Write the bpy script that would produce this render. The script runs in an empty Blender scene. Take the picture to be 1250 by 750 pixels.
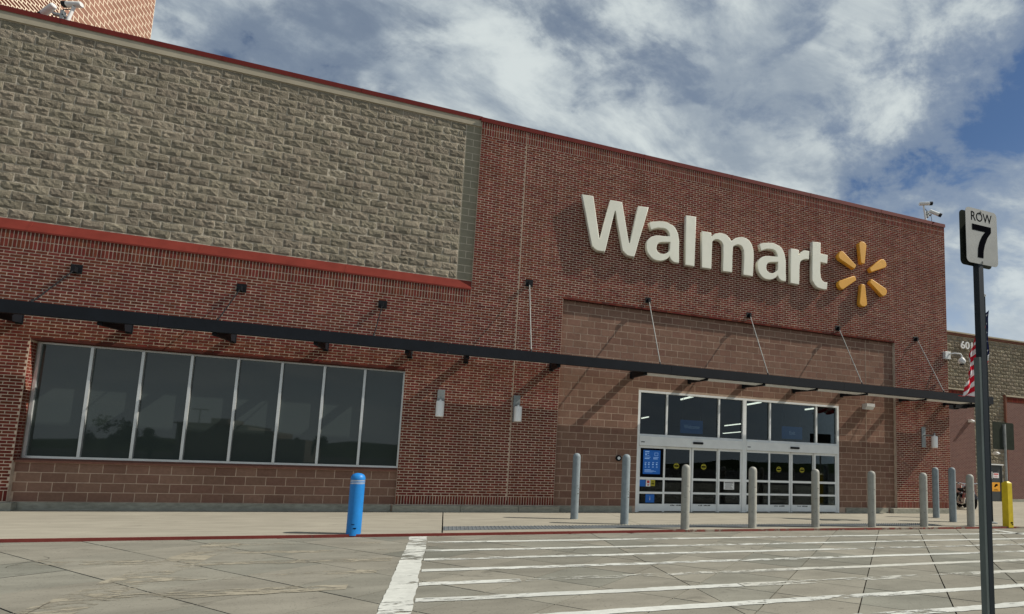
import bpy, bmesh, math, random
from mathutils import Vector, Matrix, noise
R = math.radians
random.seed(7)
scene = bpy.context.scene
COL = scene.collection

# ------------------------------------------------------------------ camera
F_PX, PX, PY = 653.964, 770.162, 499.499          # of a 1250 x 750 picture
cam_d = bpy.data.cameras.new('camera')
cam = bpy.data.objects.new('camera', cam_d); COL.objects.link(cam)
cam_d.sensor_fit = 'HORIZONTAL'; cam_d.sensor_width = 36.0
cam_d.lens = F_PX / 1250 * 36
cam_d.shift_x = -(PX - 625) / 1250
cam_d.shift_y = (PY - 375) / 1250
cam_d.clip_start = 0.1; cam_d.clip_end = 3000
CAM = Vector((-3.2901, -14.6837, 1.3772)); yaw, pit, rol = 0.32889, 0.10203, 0.03393
Fv = Vector((math.sin(yaw) * math.cos(pit), math.cos(yaw) * math.cos(pit), math.sin(pit)))
Rv = Vector((math.cos(yaw), -math.sin(yaw), 0)); Uv = Rv.cross(Fv)
R2 = Rv * math.cos(rol) + Uv * math.sin(rol); U2 = -Rv * math.sin(rol) + Uv * math.cos(rol)
m = Matrix((R2, U2, -Fv)).transposed().to_4x4(); m.translation = CAM
cam.matrix_world = m
scene.camera = cam

def in_view_size(p):
    """how large (pixels per metre) a point shows, 0 outside the frame"""
    d = Vector(p) - CAM; z = d.dot(Fv)
    if z < 0.3: return 0
    x = PX + F_PX * d.dot(R2) / z; y = PY - F_PX * d.dot(U2) / z
    if x < -8 or x > 1258 or y < -8 or y > 758: return 0
    return F_PX / z

# ------------------------------------------------------------------ world and sun
SUN = Vector((4.1, -1.0, 4.05)).normalized()
el = math.asin(SUN.z); az = math.atan2(SUN.x, SUN.y)
w = bpy.data.worlds.new("World"); scene.world = w; w.use_nodes = True
nt = w.node_tree; nt.nodes.clear()
def N(t, **k):
    n = nt.nodes.new(t)
    for a, b in k.items(): setattr(n, a, b)
    return n
def LK(a, b): nt.links.new(a, b)
def mth(op, a, b=None, c=None, clamp=False):
    n = N('ShaderNodeMath', operation=op, use_clamp=clamp)
    for i, v in enumerate((a, b, c)):
        if v is None: continue
        if isinstance(v, (int, float)): n.inputs[i].default_value = v
        else: LK(v, n.inputs[i])
    return n.outputs[0]
sky = N('ShaderNodeTexSky', sky_type='NISHITA', sun_disc=False)
sky.sun_elevation = el; sky.sun_rotation = az; sky.altitude = 1500; sky.air_density = 1.0; sky.dust_density = 0.6; sky.ozone_density = 3.0
tc = N('ShaderNodeTexCoord'); sep = N('ShaderNodeSeparateXYZ'); LK(tc.outputs['Generated'], sep.inputs[0])
zz = mth('MAXIMUM', sep.outputs[2], 0.0)
den = mth('ADD', zz, 0.42)
cx = mth('DIVIDE', sep.outputs[0], den); cy = mth('DIVIDE', sep.outputs[1], den)
cmb = N('ShaderNodeCombineXYZ'); LK(cx, cmb.inputs[0]); LK(cy, cmb.inputs[1])
rot = N('ShaderNodeMapping'); rot.inputs['Rotation'].default_value = (0, 0, R(45)); rot.inputs['Location'].default_value = (133, -14, 0)
rot.inputs['Scale'].default_value = (1.0, 1.35, 1.0); LK(cmb.outputs[0], rot.inputs[0])
def noi(sc, det, rough, dist, off):
    mp = N('ShaderNodeMapping'); mp.inputs['Location'].default_value = off; LK(rot.outputs[0], mp.inputs[0])
    n = N('ShaderNodeTexNoise'); n.inputs['Scale'].default_value = sc; n.inputs['Detail'].default_value = det
    n.inputs['Roughness'].default_value = rough; n.inputs['Distortion'].default_value = dist; LK(mp.outputs[0], n.inputs['Vector'])
    return n.outputs[0]
big = noi(1.7, 3, .5, .3, (0.4, 2.1, 0)); mid = noi(3.7, 10, .61, .3, (5, 1, 2)); fine = noi(11, 8, .6, .35, (1, 7, 4))
dens = mth('ADD', mth('ADD', mth('MULTIPLY', big, .34), mth('MULTIPLY', mid, .46)), mth('MULTIPLY', fine, .20))
def ramp(src, stops, interp='EASE'):
    r = N('ShaderNodeValToRGB'); r.color_ramp.interpolation = interp
    e = r.color_ramp.elements
    while len(e) < len(stops): e.new(.5)
    for q, (p, c) in zip(e, stops): q.position = p; q.color = (*c, 1) if len(c) == 3 else c
    LK(src, r.inputs[0]); return r.outputs[0]
mask = ramp(dens, [(.395, (.04, .04, .04)), (.455, (.55, .55, .55)), (.54, (1, 1, 1))])
shade = ramp(noi(3.6, 10, .6, .4, (9, 3, 1)), [(.36, (0, 0, 0)), (.60, (1, 1, 1))])
thick = mth('MULTIPLY', ramp(dens, [(.43, (0, 0, 0)), (.58, (1, 1, 1))]), shade)
cc = N('ShaderNodeMixRGB'); LK(thick, cc.inputs[0]); cc.inputs[1].default_value = (3.5, 4.2, 5.0, 1); cc.inputs[2].default_value = (7.7, 8.4, 8.4, 1)
bl = N('ShaderNodeMixRGB', blend_type='MULTIPLY'); bl.inputs[0].default_value = 1; LK(sky.outputs[0], bl.inputs[1]); bl.inputs[2].default_value = (.66, .78, .86, 1)
mx = N('ShaderNodeMixRGB'); LK(mask, mx.inputs[0]); LK(bl.outputs[0], mx.inputs[1]); LK(cc.outputs[0], mx.inputs[2])
hz = N('ShaderNodeMixRGB'); LK(ramp(sep.outputs[2], [(.02, (.85, .85, .85)), (.50, (0, 0, 0))]), hz.inputs[0]); LK(mx.outputs[0], hz.inputs[1]); hz.inputs[2].default_value = (6.6, 7.5, 8.1, 1)
bg = N('ShaderNodeBackground'); bg.inputs[1].default_value = 0.085; LK(hz.outputs[0], bg.inputs[0])
wo = N('ShaderNodeOutputWorld'); LK(bg.outputs[0], wo.inputs[0])

sd = bpy.data.lights.new('sun', 'SUN'); sd.energy = 5.0; sd.angle = R(0.53); sd.color = (1, .94, .84)
so = bpy.data.objects.new('sun', sd); COL.objects.link(so)
so.rotation_euler = (-SUN).to_track_quat('-Z', 'Y').to_euler(); so.location = (20, -10, 25)
scene.view_settings.view_transform = 'Standard'; scene.view_settings.look = 'None'
scene.view_settings.exposure = 0.0; scene.view_settings.gamma = 1.0
scene.render.engine = 'CYCLES'
scene.cycles.max_bounces = 6; scene.cycles.transparent_max_bounces = 12

# ------------------------------------------------------------------ materials
def mat(name, col, rough=.8, metal=0, spec=None, var=0, noise_amt=0, noise_scale=6, streak=0, spots=0, bump=0, bump_scale=40, hue=0, col2=None, bump_dist=.01,
        trans=0, emit=None, coat=0, stretch=None, speck=0, obj_coords=True):
    mt = bpy.data.materials.new(name); mt.use_nodes = True
    t = mt.node_tree; n = t.nodes; l = t.links
    b = n['Principled BSDF']
    if spec is None: spec = .0 if rough > .75 else .35
    b.inputs['Roughness'].default_value = rough; b.inputs['Metallic'].default_value = metal
    b.inputs['Specular IOR Level'].default_value = spec; b.inputs['Coat Weight'].default_value = coat
    if emit: b.inputs['Emission Color'].default_value = (*emit[0], 1); b.inputs['Emission Strength'].default_value = emit[1]
    base = n.new('ShaderNodeRGB'); base.outputs[0].default_value = (*col, 1); cur = base.outputs[0]
    geo = n.new('ShaderNodeNewGeometry')
    def M(op, a, bb):
        q = n.new('ShaderNodeMath'); q.operation = op
        for i, v in enumerate((a, bb)):
            if isinstance(v, (int, float)): q.inputs[i].default_value = v
            else: l.new(v, q.inputs[i])
        return q.outputs[0]
    pos = geo.outputs['Position']
    if stretch:
        mp = n.new('ShaderNodeMapping'); mp.inputs['Scale'].default_value = stretch; l.new(pos, mp.inputs[0]); pos = mp.outputs[0]
    if var or col2:
        oi = n.new('ShaderNodeObjectInfo')
        rnd = M('FRACT', M('ADD', M('MULTIPLY', oi.outputs['Random'], 7.31), geo.outputs['Random Per Island']), 0)
        if col2:
            mxn = n.new('ShaderNodeMixRGB'); mxn.inputs[2].default_value = (*col2, 1); l.new(cur, mxn.inputs[1])
            rp = n.new('ShaderNodeMath'); rp.operation = 'POWER'; l.new(rnd, rp.inputs[0]); rp.inputs[1].default_value = 2.2; l.new(rp.outputs[0], mxn.inputs[0]); cur = mxn.outputs[0]
        hs = n.new('ShaderNodeHueSaturation'); l.new(cur, hs.inputs['Color'])
        r2 = M('FRACT', M('MULTIPLY', rnd, 13.7), 0)
        l.new(M('ADD', M('MULTIPLY', r2, 2 * var), 1 - var), hs.inputs['Value'])
        if hue: l.new(M('ADD', M('MULTIPLY', M('FRACT', M('MULTIPLY', rnd, 5.3), 0), 2 * hue), .5 - hue), hs.inputs['Hue'])
        cur = hs.outputs[0]
    if noise_amt:
        for sc, am in ((noise_scale, noise_amt), (noise_scale * .11, noise_amt * .8)):
            ns = n.new('ShaderNodeTexNoise'); ns.inputs['Scale'].default_value = sc; ns.inputs['Detail'].default_value = 6; ns.inputs['Roughness'].default_value = .6
            l.new(pos, ns.inputs['Vector'])
            mr = n.new('ShaderNodeMapRange'); mr.inputs[1].default_value = .3; mr.inputs[2].default_value = .7
            mr.inputs[3].default_value = 1 - am; mr.inputs[4].default_value = 1 + am; l.new(ns.outputs[0], mr.inputs[0])
            ml = n.new('ShaderNodeMixRGB'); ml.blend_type = 'MULTIPLY'; ml.inputs[0].default_value = 1; l.new(cur, ml.inputs[1])
            l.new(mr.outputs[0], ml.inputs[2]); cur = ml.outputs[0]
    if streak:
        mp = n.new('ShaderNodeMapping'); mp.inputs['Scale'].default_value = (5.5, 5.5, .35); l.new(geo.outputs['Position'], mp.inputs[0])
        ns = n.new('ShaderNodeTexNoise'); ns.inputs['Scale'].default_value = 1; ns.inputs['Detail'].default_value = 5; l.new(mp.outputs[0], ns.inputs['Vector'])
        mr = n.new('ShaderNodeMapRange'); mr.inputs[1].default_value = .38; mr.inputs[2].default_value = .72; mr.inputs[3].default_value = 1 - streak; mr.inputs[4].default_value = 1 + streak
        l.new(ns.outputs[0], mr.inputs[0]); ml = n.new('ShaderNodeMixRGB'); ml.blend_type = 'MULTIPLY'; ml.inputs[0].default_value = 1; l.new(cur, ml.inputs[1]); l.new(mr.outputs[0], ml.inputs[2]); cur = ml.outputs[0]
    if spots:
        for sc, lo, dk in ((3.1, .66, spots), (17, .70, spots * 1.2)):
            ns = n.new('ShaderNodeTexNoise'); ns.inputs['Scale'].default_value = sc; ns.inputs['Detail'].default_value = 4; ns.inputs['Distortion'].default_value = .6; l.new(geo.outputs['Position'], ns.inputs['Vector'])
            mr = n.new('ShaderNodeMapRange'); mr.inputs[1].default_value = lo; mr.inputs[2].default_value = lo + .05; mr.inputs[3].default_value = 1; mr.inputs[4].default_value = 1 - dk
            l.new(ns.outputs[0], mr.inputs[0]); ml = n.new('ShaderNodeMixRGB'); ml.blend_type = 'MULTIPLY'; ml.inputs[0].default_value = 1; l.new(cur, ml.inputs[1]); l.new(mr.outputs[0], ml.inputs[2]); cur = ml.outputs[0]
    if speck:
        ns = n.new('ShaderNodeTexNoise'); ns.inputs['Scale'].default_value = 55; ns.inputs['Detail'].default_value = 3; l.new(geo.outputs['Position'], ns.inputs['Vector'])
        mr = n.new('ShaderNodeMapRange'); mr.inputs[1].default_value = .62; mr.inputs[2].default_value = .72; mr.inputs[3].default_value = 1; mr.inputs[4].default_value = 1 - speck
        l.new(ns.outputs[0], mr.inputs[0])
        ml = n.new('ShaderNodeMixRGB'); ml.blend_type = 'MULTIPLY'; ml.inputs[0].default_value = 1; l.new(cur, ml.inputs[1]); l.new(mr.outputs[0], ml.inputs[2]); cur = ml.outputs[0]
    l.new(cur, b.inputs['Base Color'])
    if bump:
        ns = n.new('ShaderNodeTexNoise'); ns.inputs['Scale'].default_value = bump_scale; ns.inputs['Detail'].default_value = 8; ns.inputs['Roughness'].default_value = .62
        l.new(geo.outputs['Position'], ns.inputs['Vector'])
        bp = n.new('ShaderNodeBump'); bp.inputs['Strength'].default_value = bump; bp.inputs['Distance'].default_value = bump_dist
        l.new(ns.outputs[0], bp.inputs['Height']); l.new(bp.outputs[0], b.inputs['Normal'])
    return mt

M = {}
M['brick'] = mat('brick_face', (.168, .045, .031), .85, var=.15, hue=.010, col2=(.120, .033, .024), noise_amt=.13, noise_scale=9, streak=.11, bump=.5, bump_scale=60, bump_dist=.004)
M['mortar'] = mat('mortar', (.55, .44, .345), .9, streak=.10, noise_amt=.2, noise_scale=7)
M['split'] = mat('split_stone', (.295, .254, .192), .92, streak=.07, var=.13, hue=.008, noise_amt=.16, noise_scale=11, bump=1.0, bump_scale=42, bump_dist=.028, col2=(.225, .196, .148))
M['smooth_tan'] = mat('smooth_tan_block', (.27, .245, .18), .9, var=.06, noise_amt=.08, noise_scale=9, bump=.3, bump_scale=70, bump_dist=.004)
M['tan_mortar'] = mat('pale_mortar', (.56, .49, .385), .9, noise_amt=.15, noise_scale=12, bump=.4, bump_scale=30)
M['tan_band'] = mat('tan_band', (.42, .37, .28), .85, noise_amt=.08, noise_scale=4)
M['cmu'] = mat('red_block', (.232, .140, .102), .9, var=.11, noise_amt=.10, noise_scale=14, bump=.35, bump_scale=90, bump_dist=.004, col2=(.20, .112, .084))
M['cmu_mortar'] = mat('block_mortar', (.46, .345, .265), .9, noise_amt=.15, noise_scale=9)
M['coping'] = mat('red_coping', (.135, .020, .016), .65, noise_amt=.10, noise_scale=2, spec=.12)
M['ledge'] = mat('red_ledge', (.185, .034, .024), .65, noise_amt=.14, noise_scale=3, spec=.1)
M['sill'] = mat('red_sill', (.20, .095, .070), .8, noise_amt=.12, noise_scale=10)
M['base'] = mat('footing_concrete', (.30, .295, .245), .9, noise_amt=.2, noise_scale=7, bump=.4, bump_scale=40, stretch=(1, 1, 2.5))
M['walk'] = mat('sidewalk_concrete', (.32, .297, .242), .92, var=.04, noise_amt=.12, noise_scale=3.5, bump=.35, bump_scale=60, bump_dist=.004, spots=.12, speck=.3, stretch=(.35, 1, 1))
M['slab'] = mat('pavement_concrete', (.245, .232, .192), .92, var=.09, noise_amt=.15, noise_scale=3.0, bump=.5, bump_scale=45, bump_dist=.006, spots=.22, speck=.45, col2=(.195, .195, .165), stretch=(.45, 1, 1))
M['joint'] = mat('joint_dirt', (.05, .045, .038), .95, noise_amt=.3, noise_scale=5)
M['tactile'] = mat('grey_tactile', (.13, .14, .145), .85, noise_amt=.2, noise_scale=8)
M['red_paint'] = mat('red_kerb_paint', (.30, .055, .045), .75, noise_amt=.35, noise_scale=6)
M['kerb'] = mat('kerb_concrete', (.30, .26, .21), .9, noise_amt=.15, noise_scale=6)
M['black'] = mat('black_metal', (.008, .009, .011), .6, noise_amt=.1, noise_scale=5, spec=.2)
M['fascia'] = mat('canopy_black', (.008, .010, .014), .6, noise_amt=.2, noise_scale=3, spec=.2)
M['alu'] = mat('aluminium', (.66, .67, .66), .38, metal=.55, noise_amt=.06, noise_scale=4)
M['alu_white'] = mat('white_door_frame', (.80, .81, .79), .45, noise_amt=.05, noise_scale=4, spec=.4)
M['soffit'] = mat('white_soffit', (.78, .78, .76), .6, noise_amt=.05, noise_scale=4)
M['rod'] = mat('steel_rod', (.30, .30, .28), .6, noise_amt=.25, noise_scale=12)
M['letter'] = mat('ivory_letter', (.80, .785, .665), .5, noise_amt=.05, noise_scale=1.5, spec=.35)
M['yellow'] = mat('amber_ray', (.74, .36, .04), .5, noise_amt=.06, noise_scale=3, spec=.35)
M['grey_post'] = mat('grey_bollard', (.33, .325, .285), .6, noise_amt=.12, noise_scale=8, bump=.15, bump_scale=60, spec=.35)
M['slate_post'] = mat('slate_bollard', (.215, .25, .265), .6, noise_amt=.12, noise_scale=8, spec=.35)
M['lintel'] = mat('lintel_steel', (.085, .032, .026), .85, noise_amt=.2)
M['scuff'] = mat('scuff', (.10, .10, .09), .9)
M['blue_post'] = mat('blue_bollard', (.012, .20, .56), .45, noise_amt=.10, noise_scale=8, spec=.4)
M['yellow_post'] = mat('yellow_bollard', (.62, .46, .015), .5, noise_amt=.12, noise_scale=8)
M['white'] = mat('white_paint_metal', (.72, .72, .70), .5, noise_amt=.05)
M['lamp_glass'] = mat('lamp_shade', (.90, .90, .88), .35, noise_amt=.03)
M['lamp_metal'] = mat('lamp_grey', (.26, .28, .28), .5, metal=.3, noise_amt=.1)
M['sign_face'] = mat('sign_face', (.335, .335, .31), .45, noise_amt=.08, noise_scale=9, spec=.4)
M['sign_back'] = mat('sign_back', (.038, .042, .034), .8, noise_amt=.15, noise_scale=12)
M['post'] = mat('green_black_post', (.010, .016, .022), .5, noise_amt=.15, noise_scale=10, spec=.25, stretch=(1, 1, .2))
M['post2'] = mat('grey_post_channel', (.085, .105, .10), .5, noise_amt=.2, noise_scale=10, stretch=(1, 1, .2))
M['ink'] = mat('black_ink', (.006, .006, .008), .9, spec=0)
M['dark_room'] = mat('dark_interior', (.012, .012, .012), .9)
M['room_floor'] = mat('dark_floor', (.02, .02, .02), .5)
M['blue_sign'] = mat('blue_hanging_sign', (.015, .11, .34), .6, emit=((.01, .10, .32), .25))
M['pale_blue'] = mat('pale_blue_print', (.45, .62, .80), .6, emit=((.35, .5, .7), .25))
M['tube'] = mat('lit_tube', (.9, .9, .85), .5, emit=((1, .95, .82), 2.6))
M['screen'] = mat('blue_screen', (.01, .11, .42), .35, emit=((.004, .12, .52), .10))
M['screen_print'] = mat('screen_print', (.35, .55, .85), .4, emit=((.3, .5, .85), .25))
M['paper'] = mat('paper', (.80, .80, .78), .7)
M['orange'] = mat('orange_notice', (.80, .36, .02), .6)
M['sticker_y'] = mat('yellow_sticker', (.42, .37, .03), .6)
M['sticker_b'] = mat('blue_sticker', (.02, .14, .50), .6)
M['sticker_r'] = mat('red_print', (.55, .05, .04), .6)
M['red_cloth'] = mat('red_cloth', (.52, .018, .035), .8, noise_amt=.08)
M['white_cloth'] = mat('white_cloth', (.74, .72, .70), .8, noise_amt=.05)
M['blue_cloth'] = mat('navy_cloth', (.012, .018, .075), .8)
M['tyre'] = mat('tyre', (.014, .014, .014), .8)
M['chrome'] = mat('chrome', (.65, .65, .65), .2, metal=1)
M['moto_black'] = mat('black_enamel', (.010, .010, .012), .2, coat=.4)
M['moto_red'] = mat('red_enamel', (.30, .012, .015), .25, coat=.4)
M['door_grey'] = mat('dark_grey_door', (.045, .050, .050), .55, noise_amt=.1)
M['pink_block'] = mat('pink_block', (.30, .165, .12), .9, var=.07, noise_amt=.08, noise_scale=8)
M['pink_brick'] = mat('pink_brick', (.13, .045, .032), .9, var=.12, noise_amt=.08)
M['cream_mortar'] = mat('cream_mortar', (.80, .68, .52), .9)
M['leaf'] = mat('leaf', (.035, .06, .02), .8, var=.3)
M['bark'] = mat('bark', (.08, .06, .045), .9, noise_amt=.2)
M['plaster'] = mat('plain_plaster', (.25, .23, .20), .9, noise_amt=.1, noise_scale=.5)
M['asphalt'] = mat('asphalt', (.06, .06, .058), .9, noise_amt=.15, noise_scale=2)
M['hill'] = mat('hill_green', (.03, .04, .02), .95, noise_amt=.3, noise_scale=.05)
M['cable'] = mat('black_cable', (.01, .01, .01), .6)
M['cam_glass'] = mat('camera_lens', (.01, .01, .012), .1)

def glass_mat(name, tint, refl_boost, rough=.0):
    mt = bpy.data.materials.new(name); mt.use_nodes = True; t = mt.node_tree; t.nodes.clear(); l = t.links
    out = t.nodes.new('ShaderNodeOutputMaterial'); mixn = t.nodes.new('ShaderNodeMixShader')
    tr = t.nodes.new('ShaderNodeBsdfTransparent'); tr.inputs[0].default_value = (*tint, 1)
    gl = t.nodes.new('ShaderNodeBsdfGlossy'); gl.inputs['Roughness'].default_value = rough; gl.inputs[0].default_value = (.9, .95, 1, 1)
    fr = t.nodes.new('ShaderNodeFresnel'); fr.inputs[0].default_value = 1.5
    mm = t.nodes.new('ShaderNodeMath'); mm.operation = 'MULTIPLY_ADD'; mm.inputs[1].default_value = 1.0; mm.inputs[2].default_value = refl_boost; mm.use_clamp = True
    l.new(fr.outputs[0], mm.inputs[0]); l.new(mm.outputs[0], mixn.inputs[0]); l.new(tr.outputs[0], mixn.inputs[1]); l.new(gl.outputs[0], mixn.inputs[2])
    l.new(mixn.outputs[0], out.inputs[0]); return mt
M['glass'] = glass_mat('clear_glass', (.55, .60, .60), -.012)
M['glass_tint'] = mat('tinted_glass', (.036, .047, .044), .02, spec=.55)

def paint_mat(name, col, wear, seed=0):
    """road paint that has flaked off in patches"""
    mt = mat(name, col, .8, noise_amt=.12, noise_scale=8)
    t = mt.node_tree; n = t.nodes; l = t.links; b = n['Principled BSDF']
    geo = n.new('ShaderNodeNewGeometry'); mp = n.new('ShaderNodeMapping'); mp.inputs['Scale'].default_value = (.7, 2.2, 1); mp.inputs['Location'].default_value = (seed, seed * 2, 0)
    l.new(geo.outputs['Position'], mp.inputs[0])
    a = n.new('ShaderNodeTexNoise'); a.inputs['Scale'].default_value = 7; a.inputs['Detail'].default_value = 9; a.inputs['Roughness'].default_value = .68
    c = n.new('ShaderNodeTexNoise'); c.inputs['Scale'].default_value = .55; c.inputs['Detail'].default_value = 3
    l.new(mp.outputs[0], a.inputs['Vector']); l.new(mp.outputs[0], c.inputs['Vector'])
    ad = n.new('ShaderNodeMath'); ad.operation = 'MULTIPLY_ADD'; l.new(c.outputs[0], ad.inputs[0]); ad.inputs[1].default_value = .9; l.new(a.outputs[0], ad.inputs[2])
    mr = n.new('ShaderNodeMapRange'); mr.inputs[1].default_value = wear; mr.inputs[2].default_value = wear + .09; l.new(ad.outputs[0], mr.inputs[0])
    l.new(mr.outputs[0], b.inputs['Alpha']); return mt
M['red_paint'] = paint_mat('red_kerb_paint', (.20, .050, .042), .66, 5); M['red_worn'] = paint_mat('worn_red_paint', (.24, .08, .065), .93, 5)
M['paint'] = paint_mat('white_road_paint', (.52, .53, .49), .825)
M['paint_worn'] = paint_mat('worn_road_paint', (.47, .47, .42), .84, 3)
M['paint_ghost'] = paint_mat('ghost_road_paint', (.30, .275, .215), .93, 8)

# ------------------------------------------------------------------ mesh helpers
class B:
    def __init__(s): s.v = []; s.f = []
    def add(s, v, f):
        o = len(s.v); s.v += [tuple(p) for p in v]; s.f += [tuple(i + o for i in q) for q in f]; return s
    def box(s, x0, x1, y0, y1, z0, z1):
        return s.add([(x0, y0, z0), (x1, y0, z0), (x1, y1, z0), (x0, y1, z0), (x0, y0, z1), (x1, y0, z1), (x1, y1, z1), (x0, y1, z1)],
                     [(0, 3, 2, 1), (4, 5, 6, 7), (0, 1, 5, 4), (1, 2, 6, 5), (2, 3, 7, 6), (3, 0, 4, 7)])
    def rbox(s, x0, x1, y0, y1, z0, z1, r):      # box with chamfered front (-Y) edges
        return s.add([(x0, y1, z0), (x1, y1, z0), (x1, y1, z1), (x0, y1, z1), (x0, y0 + r, z0), (x1, y0 + r, z0), (x1, y0 + r, z1), (x0, y0 + r, z1),
                      (x0 + r, y0, z0 + r), (x1 - r, y0, z0 + r), (x1 - r, y0, z1 - r), (x0 + r, y0, z1 - r)],
                     [(0, 1, 5, 4), (1, 2, 6, 5), (2, 3, 7, 6), (3, 0, 4, 7), (4, 5, 9, 8), (5, 6, 10, 9), (6, 7, 11, 10), (7, 4, 8, 11), (8, 9, 10, 11), (0, 3, 2, 1)])
    def prism_x(s, prof, x0, x1):                # profile of (y, z), counter-clockwise seen from +X
        n = len(prof)
        v = [(x0, y, z) for y, z in prof] + [(x1, y, z) for y, z in prof]
        return s.add(v, [tuple(reversed(range(n))), tuple(range(n, 2 * n))] + [(i, (i + 1) % n, n + (i + 1) % n, n + i) for i in range(n)])
    def tube(s, pts, r, n=10, caps=True, r1=None):
        pts = [Vector(p) for p in pts]; rings = []; up0 = None
        for i, p in enumerate(pts):
            d = (pts[min(i + 1, len(pts) - 1)] - pts[max(i - 1, 0)]).normalized()
            if up0 is None: up0 = Vector((0, 0, 1)) if abs(d.z) < .9 else Vector((1, 0, 0))
            a = d.cross(up0).normalized(); b = a.cross(d).normalized(); up0 = b
            rr = r if r1 is None else r + (r1 - r) * i / (len(pts) - 1)
            if isinstance(r, (list, tuple)): rr = r[i]
            rings.append([p + (a * math.cos(2 * math.pi * k / n) + b * math.sin(2 * math.pi * k / n)) * rr for k in range(n)])
        v = [q for g in rings for q in g]; f = []
        for i in range(len(pts) - 1):
            for k in range(n): f.append((i * n + k, i * n + (k + 1) % n, (i + 1) * n + (k + 1) % n, (i + 1) * n + k))
        if caps: f.append(tuple(range(n))[::-1]); f.append(tuple(range((len(pts) - 1) * n, len(pts) * n)))
        return s.add(v, [q[::-1] for q in f])
    def lathe(s, c, prof, n=20):                 # prof of (radius, z)
        v = []; f = []
        for r, z in prof: v += [(c[0] + r * math.cos(2 * math.pi * k / n), c[1] + r * math.sin(2 * math.pi * k / n), c[2] + z) for k in range(n)]
        for i in range(len(prof) - 1):
            for k in range(n): f.append((i * n + k, i * n + (k + 1) % n, (i + 1) * n + (k + 1) % n, (i + 1) * n + k))
        f.append(tuple(range(n))[::-1]); f.append(tuple(range((len(prof) - 1) * n, len(prof) * n)))
        return s.add(v, f)
    def mesh(s, name, m, smooth=False):
        me = bpy.data.meshes.new(name); me.from_pydata(s.v, [], s.f); me.update()
        if m: me.materials.append(m)
        if smooth:
            me.shade_smooth() if hasattr(me, 'shade_smooth') else None
            try: me.set_sharp_from_angle(angle=R(40))
            except Exception: pass
        return me
    def obj(s, name, m, parent=None, smooth=False):
        return link(name, s.mesh(name, m, smooth), parent)

def link(name, me, parent=None, loc=None):
    o = bpy.data.objects.new(name, me); COL.objects.link(o)
    if parent: o.parent = parent
    if loc: o.location = loc
    return o
def tag(o, label=None, cat=None, group=None, kind=None):
    for k, v in (('label', label), ('category', cat), ('group', group), ('kind', kind)):
        if v: o[k] = v
    return o
def thing(name, label, cat, loc=(0, 0, 0), rz=0, group=None):
    o = bpy.data.objects.new(name, None); COL.objects.link(o); o.location = loc; o.rotation_euler = (0, 0, rz); o.empty_display_size = .2
    return tag(o, label, cat, group)
def dup(root, loc, rz=None, label=None):
    def cp(o, par):
        c = o.copy(); COL.objects.link(c)
        if par is not None: c.parent = par
        for ch in list(o.children): cp(ch, c)
        return c
    r = cp(root, None); r.location = loc
    if rz is not None: r.rotation_euler = (0, 0, rz)
    if label: r['label'] = label
    return r
def box_obj(name, m, parent, *b): return B().box(*b).obj(name, m, parent)
def text_mesh(name, body, m, size, parent, loc, rot, extrude=.001, width=None, height=None, bold=0):
    cu = bpy.data.curves.new(name + '_t', 'FONT'); cu.body = body; cu.size = size; cu.extrude = extrude; cu.align_x = 'CENTER'; cu.align_y = 'CENTER'; cu.offset = bold
    cu.resolution_u = 4
    tmp = bpy.data.objects.new('tmp', cu); COL.objects.link(tmp)
    dg = bpy.context.evaluated_depsgraph_get(); me = bpy.data.meshes.new_from_object(tmp.evaluated_get(dg)); bpy.data.objects.remove(tmp)
    xs = [v.co.x for v in me.vertices]; ys = [v.co.y for v in me.vertices]
    sx = width / (max(xs) - min(xs)) if width else 1; sy = height / (max(ys) - min(ys)) if height else 1
    cxx = (max(xs) + min(xs)) / 2; cyy = (max(ys) + min(ys)) / 2
    for v in me.vertices: v.co.x = (v.co.x - cxx) * sx; v.co.y = (v.co.y - cyy) * sy
    me.materials.clear(); me.materials.append(m); me.name = name
    o = link(name, me, parent); o.location = loc; o.rotation_euler = rot; return o
FRONT = (R(90), 0, 0)

def place_units(name, stuffname, units, protos, m, parent, limit=300):
    """units: (x, y, z, w, h, kind); the largest in view become objects, the others one joined part"""
    sc = [(in_view_size((u[0], u[1], u[2])) ** 2 * u[3] * u[4], i) for i, u in enumerate(units)]
    sc.sort(key=lambda t: -t[0])
    if len(units) > limit: chosen = {i for s, i in sc[:limit] if s > 0}
    else: chosen = {i for s, i in sc if s > 0}
    rest = B()
    for i, u in enumerate(units):
        x, y, z, ww, hh, k = u
        if i in chosen:
            pm = protos[k]; me = pm[0] if isinstance(pm, list) and len(pm) == 1 else (random.choice(pm) if isinstance(pm, list) else pm)
            o = link(name, me, parent, (x, y + random.uniform(-.0012, .0012), z)); 
            pw, ph = me['w'], me['h']
            if abs(pw - ww) > .002 or abs(ph - hh) > .002: o.scale = (ww / pw, 1, hh / ph)
        else:
            pm = protos[k]; me = random.choice(pm) if isinstance(pm, list) else pm
            dy = random.uniform(-.0015, .0015); sx = ww / me['w']; sz = hh / me['h']
            rest.add([(x + q[0] * sx, y + q[1] + dy, z + q[2] * sz) for q in me['vv']] if False else [(x + q.co.x * sx, y + q.co.y + dy, z + q.co.z * sz) for q in me.vertices],
                     [tuple(p.vertices) for p in me.polygons])
    if rest.v:
        o = rest.obj(stuffname, m, parent); o['kind'] = 'stuff'
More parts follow.
